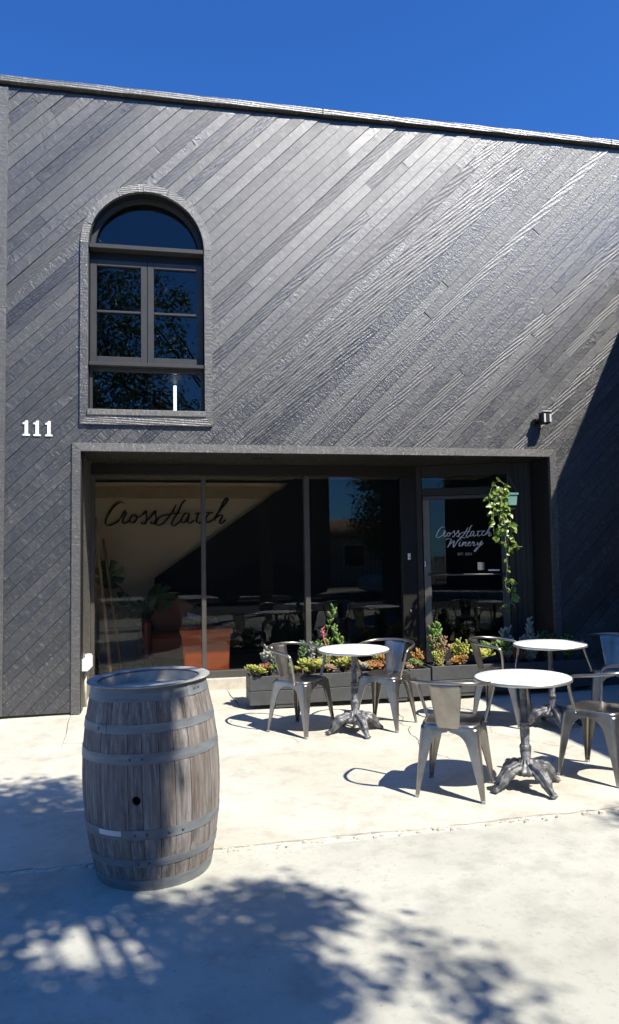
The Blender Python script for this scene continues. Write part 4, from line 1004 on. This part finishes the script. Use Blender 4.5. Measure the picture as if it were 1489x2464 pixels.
# ---------------------------------------------------------------- hanging pot and vine
hp = thing('hanging_pot', 'pale green square pot hung by wires in front of the door', 'plant pot', (3.735, .13, 2.03))
m_ = MB(); taper(m_, -.058, .058, -.058, .058, 0, .13, .10); m_.box(-.05, .05, -.05, .05, .115, .12); m_.build('pot_body', simple('sage_green_plastic', (.16, .30, .25), .45), hp)
m_ = MB(); 
for a, b, c, d in ((-.066, .066, -.066, -.058), (-.066, .066, .058, .066), (-.066, -.058, -.058, .058), (.058, .066, -.058, .058)): m_.box(a, b, c, d, .112, .135)
m_.build('rim', simple('sage_green_rim', (.13, .26, .22), .45), hp)
m_ = MB()
for sx, sy in ((-1, -1), (1, -1), (0, 1)): m_.tube([(sx*.055, sy*.055, .13), (-.03, 0, .35), (-.03, 0, .52)], .002, 5)
m_.build('wire', M_SASH, hp)
vn = thing('trailing_vine', 'long trailing green vine hanging from the square pot down across the door lettering', 'plant', (3.69, .13, 2.15))
rv_ = random.Random(5); sb = MB(); lf = LF()
def heart(lf, p, d, nrm_, L):
    d = d.normalized(); s_ = d.cross(nrm_); s_ = s_.normalized() if s_.length > 1e-4 else Vector((1, 0, 0)); n_ = s_.cross(d)
    o = len(lf.v); pts = [(0, 0), (-.18, .28), (-.02, .48), (.35, .46), (.72, .26), (1, 0), (.72, -.26), (.35, -.46), (-.02, -.48), (-.18, -.28)]
    lf.v.append(p+d*L*.38); lf.t.append(.2)
    for a, b in pts: lf.v.append(p+d*L*a+s_*L*b*.85+n_*(abs(b)*L*.28-.15*L*a*a)); lf.t.append(abs(b)*1.1+.3*a)
    for k in range(len(pts)): lf.f.append((o, o+1+k, o+1+(k+1) % len(pts)))
vines = []
def vine(pts, step=.042, L0=.04, L1=.068):
    P = spline(pts, 6); sb.tube(P, .0028, 5, False); acc = 0
    for a, b in zip(P[:-1], P[1:]):
        acc += (b-a).length
        if acc > step:
            acc = 0; d = Vector((rv_.gauss(0, 1), rv_.gauss(-.35, .5), rv_.gauss(-.5, .5))); q = b+d.normalized()*rv_.uniform(.01, .035)
            sb.tube([b, q], .0016, 4, False); heart(lf, q, d, Vector((rv_.gauss(.25, .5), rv_.gauss(-.9, .4), rv_.gauss(.6, .4))), rv_.uniform(L0, L1))
vine([(0, 0, 0), (-.06, -.03, .13), (-.16, -.04, .12), (-.22, -.04, -.02), (-.21, -.03, -.18), (-.16, -.03, -.32)], .035)
vine([(0, 0, 0), (-.09, -.05, .07), (-.13, -.06, -.10), (-.12, -.05, -.30), (-.14, -.05, -.52)], .035)
vine([(0, 0, 0), (-.08, -.06, .05), (-.09, -.07, -.20), (-.04, -.06, -.38), (-.02, -.05, -.56)], .032)
vine([(0, 0, 0), (-.075, -.06, .02), (.0, -.07, -.22), (.01, -.06, -.40), (.08, -.05, -.56), (.14, -.05, -.58)], .035)
vine([(0, 0, 0), (-.08, -.07, .02), (-.07, -.07, -.2), (.02, -.06, -.38), (-.06, -.06, -.52), (-.12, -.05, -.54)], .032)
vine([(0, 0, 0), (-.07, -.05, .06), (-.17, -.06, -.08), (-.19, -.05, -.26), (-.18, -.04, -.45)], .04)
vine([(0, 0, 0), (-.08, -.06, .0), (-.06, -.06, -.45), (-.05, -.05, -.62), (-.045, -.05, -.80), (-.06, -.05, -.92)], .05, .03, .05)
vine([(-.06, -.05, -.92), (.0, -.05, -.98), (.02, -.05, -1.06), (-.01, -.05, -1.16), (-.06, -.05, -1.26)], .034, .055, .08)
vine([(-.06, -.05, -.92), (-.07, -.05, -1.0), (-.04, -.05, -1.1)], .04, .045, .07)
for k in range(12):
    p = Vector((rv_.gauss(-.07, .08), rv_.uniform(-.09, -.02), rv_.uniform(-.60, .02))); p.x -= .06 if p.z > -.17 else 0; d = Vector((rv_.gauss(0, 1), rv_.gauss(-.3, .4), rv_.gauss(-.6, .5)))
    heart(lf, p, d, Vector((rv_.gauss(.25, .5), -.8, rv_.gauss(.6, .4))), rv_.uniform(.05, .08))
sb.build('vine_stem', simple('vine_stem_green', (.25, .3, .12), .6), vn); lf.build('vine_leaves', M_POTHOS, vn)

# ---------------------------------------------------------------- tree behind the viewer (shadow and reflections)
tree = thing('street_tree', 'broad leafy tree standing on the pavement behind the viewer, shading the foreground', 'tree', (2.6, -10.0, 0))
rt_ = random.Random(31); trunk = MB()
TO = Vector((2.6, -10.0, 0))
trunk.tube([(0, 0, -.3), (.03, .0, 1.2), (-.05, .1, 2.4), (0, .2, 3.4)], [.2, .16, .13, .12], 12)
LQ = []                                                          # leaf cluster centres (world)
def up_sun(x, y, h): return Vector((x+.484*h, y-.64*h, h))
def gob(x0, x1, y0, y1, n, hmin, hmax, cl=14, rad=.16):
    for _ in range(n):
        h = rt_.uniform(hmin, hmax); LQ.append((up_sun(rt_.uniform(x0, x1), rt_.uniform(y0, y1), h), rad, cl))
def blob(x, y, rx, ry, n, hmin=4.2, hmax=6.8, cl=14, rad=.15):
    for _ in range(int(n*1.55)):
        a = rt_.random()*6.28; r = sqrt(rt_.random()); h = rt_.uniform(hmin, hmax)
        LQ.append((up_sun(x+rx*r*cos(a), y+ry*r*sin(a), h), rad, cl))
# dense part: foreground shade
SHADE = [(-.15, -4.75, .72, .30, 140), (.36, -4.62, .24, .34, 55), (.54, -4.66, .06, .24, 7), (.2, -4.38, .25, .08, 14), (.44, -4.18, .20, .11, 16), (.62, -4.10, .13, .06, 10), (.30, -3.98, .20, .08, 16), (.55, -3.96, .10, .05, 6),
         (.02, -4.12, .14, .13, 18), (-.25, -3.90, .25, .06, 14), (-.62, -4.18, .13, .15, 12), (-.58, -3.74, .24, .10, 24), (-.75, -3.9, .12, .2, 14),
         (-.72, -2.45, .42, .42, 90), (-.95, -2.95, .20, .28, 34), (-.78, -3.45, .2, .2, 22), (-1.2, -3.0, .4, .8, 80), (-.95, -2.0, .35, .15, 10),
         (-.64, -3.2, .14, .2, 90), (-.47, -3.46, .12, .10, 60), (-.33, -3.70, .12, .08, 44), (-.55, -4.72, .5, .3, 110), (.05, -4.80, .40, .18, 50), (-1.1, -4.6, .5, .5, 80), (.96, -4.66, .05, .06, 3), (1.14, -4.76, .07, .06, 3), (.93, -4.46, .05, .03, 2), (1.08, -4.90, .10, .05, 4), (2.58, -3.50, .10, .06, 6), ]
for x, y, rx, ry, n in SHADE: blob(x, y, rx, ry, n)
# rest of the crown: shades ground outside the picture and shows in the upper window
for _ in range(900):
    a = rt_.random()*6.28; r = sqrt(rt_.random()); p = Vector((-2.4+3.0*r*cos(a), -9.8+1.9*r*sin(a), rt_.uniform(4.6, 8.8)-1.0*r*r))
    g = (p.x-.484*p.z, p.y+.64*p.z)
    if g[0] > -1.9 and g[1] > -4.9: continue
    LQ.append((p, .26, 34))
for _ in range(160):
    p = Vector((rt_.uniform(2.6, 5.5), rt_.uniform(-11.8, -9.2), rt_.uniform(4.4, 7.2))); g = (p.x-.484*p.z, p.y+.64*p.z)
    if g[1] > -5.7: continue
    LQ.append((p, .22, 18))
tv = []; tf = []; tips = []
for c, rad, n in LQ:
    for _ in range(n):
        p = c+Vector((rt_.gauss(0, rad*.5), rt_.gauss(0, rad*.5), rt_.gauss(0, rad*.5)))-TO
        d = Vector((rt_.gauss(0, 1), rt_.gauss(0, 1), rt_.gauss(-.3, .6))).normalized(); s_ = d.cross(Vector((rt_.gauss(0, .5), rt_.gauss(0, .5), 1))).normalized(); L = rt_.uniform(.05, .10)*(1.5 if n == 34 else 1); W = L*.46
        o_ = len(tv); tv += [p, p+d*L*.5+s_*W*.5, p+d*L, p+d*L*.5-s_*W*.5]; tf.append((o_, o_+1, o_+2, o_+3))
me = bpy.data.meshes.new('crown'); me.from_pydata(tv, [], tf); me.materials.append(M_TREE); o = obj('crown', me, tree); o['kind'] = 'stuff'
# limbs reach towards groups of clusters
cents = [rt_.choice(LQ)[0]-TO for _ in range(34)]
for c in cents:
    st = Vector((0, .15, rt_.uniform(2.6, 3.4))); mid = st.lerp(c, .5)+Vector((rt_.gauss(0, .15), rt_.gauss(0, .15), .25))
    P = spline([st, mid, c], 6); trunk.tube(P, [.040*(1-.85*k/len(P))+.004 for k in range(len(P))], 6, False)
trunk.build('trunk', M_BARK, tree)

# second tree and the far side of the street (seen only in the glass)
def simple_tree(name, loc, H, R, label, n=170, seed=1):
    t = thing(name, label, 'tree', loc); r_ = random.Random(seed); tv = []; tf = []; m_ = MB(); m_.tube([(0, 0, -.2), (.05, 0, H*.3), (0, .05, H*.55)], [.2, .15, .1], 10)
    for _ in range(n):
        a = r_.random()*6.28; u = r_.random(); rr = R*sqrt(r_.random())*sin(pi*(.15+.8*u))**.6; c = Vector((rr*cos(a), rr*sin(a), H*(.22+.78*u)))
        if r_.random() < .1: m_.tube([(0, 0, H*.35), c], [.05, .01], 5, False)
        for _ in range(38):
            p = c+Vector((r_.gauss(0, .22), r_.gauss(0, .22), r_.gauss(0, .2))); d = Vector((r_.gauss(0, 1), r_.gauss(0, 1), r_.gauss(0, 1))).normalized(); s_ = d.orthogonal().normalized(); L = r_.uniform(.10, .2)
            o_ = len(tv); tv += [p, p+d*L*.5+s_*L*.25, p+d*L, p+d*L*.5-s_*L*.25]; tf.append((o_, o_+1, o_+2, o_+3))
    m_.build('trunk', M_BARK, t); me = bpy.data.meshes.new('crown'); me.from_pydata(tv, [], tf); me.materials.append(M_TREE); o = obj('crown', me, t); o['kind'] = 'stuff'
simple_tree('street_tree', (9.7, -20.6, -.05), 6.6, 1.9, 'dense round tree across the street, mirrored in the third shop pane', 420, 2)
simple_tree('street_tree', (14.5, -21, -.05), 6.0, 2.6, 'tree across the street further right, mirrored faintly in the door glass', 380, 5)
simple_tree('street_tree', (-3.6, -21.5, -.05), 8.2, 2.4, 'tall tree across the street on the left, mirrored in the upstairs window', 200, 8)
hs = thing('tile_roof_house', 'low pale house with a ribbed tile roof across the street, mirrored in the glass', 'house', (9, -27, 0))
m_ = MB(); m_.box(-4.5, 7, -6, 0, -.2, 2.55); m_.build('wall', simple('pale_stucco', (.5, .47, .4), .9), hs)
m_ = MB(); k = 0; x = -4.9
rf = MB()
while x < 7.4:
    rf.tube([(x, .5, 2.50), (x, -3, 3.45)], .07, 8); x += .15
rf.build('roof_tiles', simple('clay_tile', (.35, .2, .13), .8), hs)['kind'] = 'stuff'
m_.prism([(.5, 2.45), (-3, 3.40), (-6.4, 2.45)], -4.9, 7.4, 'X'); 
m2 = MB(); m2.prism([(.5, 2.42), (-3, 3.38), (-6.4, 2.42)], -4.9, 7.4, 'X'); m2.build('roof', simple('clay_tile_deck', (.2, .12, .08), .8), hs)
for wx in (-2.5, .5, 3.5):
    w_ = MB(); w_.bbox(wx-.6, wx+.6, .0, .06, .9, 2.1, .01); wf = w_.build('window', M_WHITEP, hs); g_ = MB(); g_.box(wx-.52, wx+.52, .061, .066, .98, 2.02); g_.build('pane', M_BLACK, wf)
ob = thing('dark_brick_house', 'tall brown brick house across the street on the left, mirrored in the shop panes', 'house', (-1, -26, 0))
m_ = MB(); m_.box(-9, 9.0, -6, 0, -.2, 5.6); m_.build('wall', simple('brown_brick', (.09, .065, .05), .9), ob)
m_ = MB(); m_.bbox(-9.3, 9.15, -6.3, .3, 5.601, 5.9, .02); m_.build('roof', M_BLACK, ob)
for wx in (-7, -4, -1, 2, 5):
    for wz in (.9, 3.5):
        w_ = MB(); w_.bbox(wx-.55, wx+.55, .0, .06, wz, wz+1.2, .01); wf = w_.build('window', M_SASH, ob); g_ = MB(); g_.box(wx-.47, wx+.47, .061, .066, wz+.07, wz+1.13); g_.build('pane', M_BLACK, wf)
fe = thing('iron_fence', 'black iron picket fence across the street, mirrored in the glass', 'fence', (4, -22.9, 0))
for z in (.25, 1.35): m_ = MB(); m_.box(-13, 13, -.02, .02, z, z+.04); m_.build('rail', M_BLACK, fe)
pk = MB(); pk.box(-.01, .01, -.01, .01, 0, 1.5); pkm = pk.mesh('picket', M_BLACK)
for k in range(130): obj('picket', pkm, fe, Matrix.Translation((-13+k*.2, .035, 0)))
def car(x, y, label, mat, ln=4.4):
    t = thing('parked_car', label, 'car', (x, y, -.16), 0, 'cars parked across the street')
    prof = [(-2.2, .35), (-2.2, .75), (-2.05, .88), (-1.25, .95), (-.75, 1.40), (-.2, 1.46), (.75, 1.42), (1.35, 1.0), (2.05, .92), (2.2, .78), (2.2, .35), (1.75, .28), (-1.75, .28)]
    m_ = MB(); m_.prism(prof, -.85, .85); b = m_.build('body', mat, t); md = b.modifiers.new('bev', 'BEVEL'); md.width = .07; md.segments = 3
    for pts in ([(-1.12, .97), (-.72, 1.34), (-.05, 1.38), (-.05, .97)], [(.02, .97), (.02, 1.38), (.70, 1.34), (1.18, 1.0)]):
        for sy in (-1, 1):
            g_ = MB(); g_.prism(pts, min(sy*.852, sy*.862), max(sy*.852, sy*.862)); g_.build('side_window', simple('car_glass', (.02, .02, .025), .05) if 'CG' not in globals() else CG, t)
    for wx in (-1.35, 1.35):
        for sy in (-1, 1):
            w_ = MB(); w_.lathe([(.001, -.1), (.30, -.1), (.33, -.07), (.33, .07), (.30, .1), (.001, .1)], 24); wo = w_.build('wheel', M_BLACK, t, M=Matrix.Translation((wx, sy*.80, .33)) @ Matrix.Rotation(pi/2, 4, 'X'))
            w_ = MB(); w_.lathe([(.001, .104), (.19, .104), (.2, .09), (.2, .0)], 16); w_.lathe([(.001, -.104), (.19, -.104), (.2, -.09), (.2, 0)], 16); w_.build('rim', M_GALV, wo)
    for sy in (-.6, .6): h_ = MB(); h_.bbox(2.14, 2.21, sy-.18, sy+.18, .66, .78, .02); h_.build('headlight', M_WHITEP, t)
    return t
CG = simple('car_glass', (.02, .02, .025), .05)
car(3.6, -17.6, 'dark grey car parked across the street, mirrored low in the shop panes', simple('dark_car_paint', (.03, .03, .035), .15, .3))
car(9.6, -17.7, 'white car parked across the street behind the dark one, mirrored in the glass', simple('white_car_paint', (.7, .7, .7), .2))

for o in list(bpy.data.objects):
    if o.name.startswith('storefront') and o.type == 'EMPTY': pass
print('objects', len(bpy.data.objects), 'tris', sum(len(m.polygons) for m in bpy.data.meshes))
